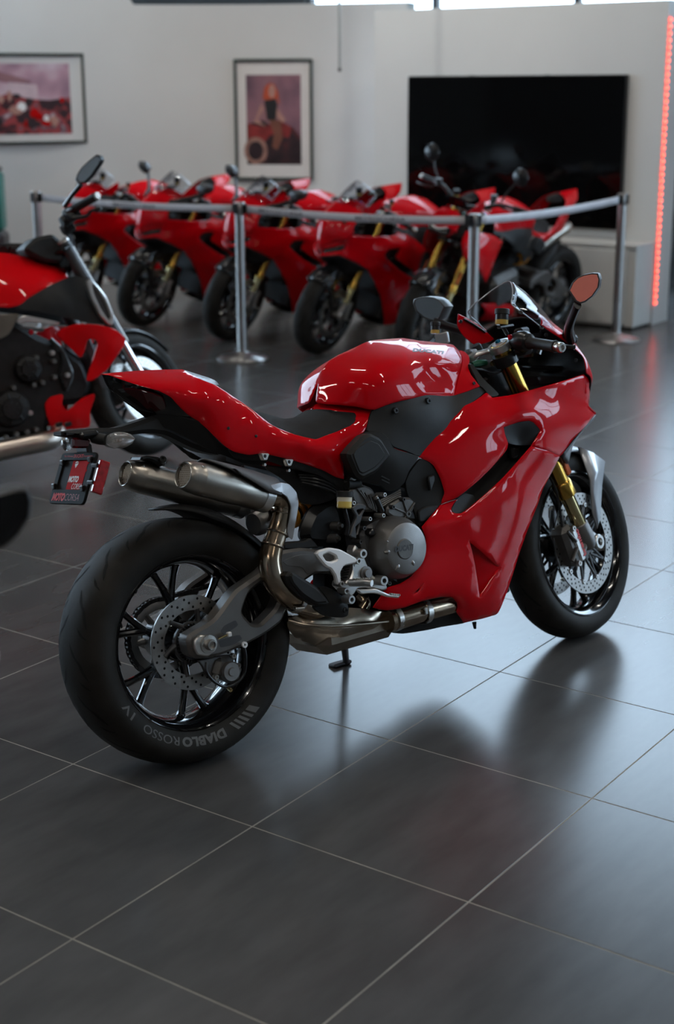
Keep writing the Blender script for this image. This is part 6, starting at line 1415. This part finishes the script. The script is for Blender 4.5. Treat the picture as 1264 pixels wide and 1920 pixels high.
# cockpit
db.slab('dash_unit', 'D', [(160,160),(238,86),(350,64),(425,128),(452,205),(440,260),(300,250),(180,190)], -.09, .09, BLK, None, .015, 1)
def mirr_side(s): return lambda p: Vector((p[0], p[1]*(1 if s < 0 else -1), p[2]))
for s in (-1,1):
    f = mirr_side(s); tr = (lambda v, s=s, f=f: v) if s < 0 else None
    g0, g1 = DP('DM',735,585,-.30), DP('DM',950,465,-.43); h0 = DP('DM',640,760,-.12); h1 = DP('DM',650,640,-.22)
    Tl = T_ if s > 0 else None
    def W(pts):
        if s < 0: return [(*p[:3], p[3]) for p in pts]
        iv = T_.inverted(); out = []
        for p in pts:
            v = iv @ Vector(p[:3]); v.y = -v.y; v = T_ @ v; out.append((*v, p[3]))
        return out
    hb = ob('handlebar', *tube(W([(*h0,.016),(*h1,.015),(*g0,.013),(*g1,.012)]), 12, 5), BLKS, dv)
    ob('grip', *tube(W([(*g0,.019),(*(g0*.5+g1*.5),.018),(*g1,.019)]), 14, 3), BLK, hb)
    ob('bar_end', *tube(W([(*g1,.017),(*(g1+(g1-g0)*.08),.016)]), 14, 1), STEEL, hb)
    for k, (X, Y, y, r) in enumerate(((690,640,-.24,.035),(650,700,-.20,.03),(660,780,-.16,.03),(720,650,-.26,.028))): ob('switchgear', *tube(W([(*(DP('DM',X,Y,y)-np.array([.02,0,.01])),r*.8),(*DP('DM',X,Y,y),r),(*(DP('DM',X,Y,y)+np.array([.03,-.01,.015])),r*.8)]), 10, 3), BLKS, hb)
    ob('control_lever', *tube(W([(*DP('DM',720,680,-.28),.010),(*DP('DM',850,660,-.34),.008),(*DP('DM',900,610,-.38),.007),(*DP('DM',1000,580,-.42),.006)]), 8, 5), BLKS, hb)
    st = ob('mirror_stalk', *tube(W([(*DP('DM',640,560,-.28),.011),(*DP('DM',700,470,-.34),.010),(*DP('DM',800,350,-.41),.011)]), 10, 4), BLKS, dv)
    out = [(748,300),(765,250),(810,180),(880,115),(960,50),(990,60),(1004,100),(992,135),(900,270),(835,335),(775,342)]
    nrm = np.array([-.9,-.42,.0]); nrm /= np.linalg.norm(nrm); pts = [DP('DM',X,Y,-.45) for X, Y in out]; cen = sum(pts)/len(pts); fc = DF_.c
    Q = [fc+(p-fc)*(((cen-fc)@nrm)/((p-fc)@nrm)) for p in pts]; cen = sum(Q)/len(Q)
    def W3(L): return [Vector(w[:3]) for w in W([(*p, 0) for p in L])]
    rows = [W3([cen+(q-cen)*.86+nrm*.002 for q in Q]), W3([cen+(q-cen)*.93+nrm*.006 for q in Q]), W3([q+nrm*.003 for q in Q]), W3([cen+(q-cen)*.96-nrm*.018 for q in Q]), W3([cen+(q-cen)*.6-nrm*.028 for q in Q])]
    V, F = loft(rows, True); F.append(tuple(range(4*len(Q), 5*len(Q)))); ob('mirror_shell', V, F, BLKS, st, True, 50)
    ob('mirror_pane', W3([cen+(q-cen)*.86+nrm*.0025 for q in Q]), [tuple(range(len(Q)))], MIRR, st, False)
db.slab('headlamp', 'D', [(400,150),(470,150),(500,220),(470,320),(400,300)], -.10, .10, GBLK, None, .02, 1)
for k in range(4): db.tub('control_cable', 'DM', [(660+k*14,840,-.10+k*.03,.006),(690+k*10,900,-.09+k*.03,.006),(720+k*6,1000,-.08+k*.03,.006),(700,1090,-.06,.006)], BLKS)
# rear half, mostly outside the view
ob('seat', *loft(smooth_rows([[np.array((.75,s*.13,.79+.03*(1-s*s))) for s in (-1,-.5,0,.5,1)],[np.array((.45,s*.17,.76+.02*(1-s*s))) for s in (-1,-.5,0,.5,1)],[np.array((.15,s*.15,.82+.04*(1-s*s))) for s in (-1,-.5,0,.5,1)],[np.array((-.10,s*.08,.90+.02*(1-s*s))) for s in (-1,-.5,0,.5,1)]],4,4)), SEATM, dv)
ob('tail_unit', *box((.30,0,.70), (.75,.22,.14), Matrix.Rotation(.12,3,'Y'), .05), BLK, dv)
ob('swing_arm', *tube([(0,-.13,.32,.035),(.25,-.14,.36,.045),(.55,-.12,.42,.05)], 12, 4), SWG, dv)
ob('silencer', *tube([(.05,-.20,.40,.05),(.35,-.20,.34,.055),(.55,-.20,.27,.05)], 16, 4), BLKS, dv)
gfd = DF_.B.T @ (np.array([0,0,0]) + ground(60,900)*0)
# rests on its side stand
_w = DF_.o + DF_.B @ np.array([.62,.26,0]); _g = DF_.B.T @ (np.array([_w[0],_w[1],0.0]) - DF_.o)
sd = ob('side_stand', *tube([(.66,.10,.26,.014),(_g[0],_g[1],_g[2]+.010,.011)], 10, 2), GUN, dv); ob('stand_foot', *box((_g[0],_g[1],_g[2]+.012), (.07,.034,.012), None, .004), GUN, sd)
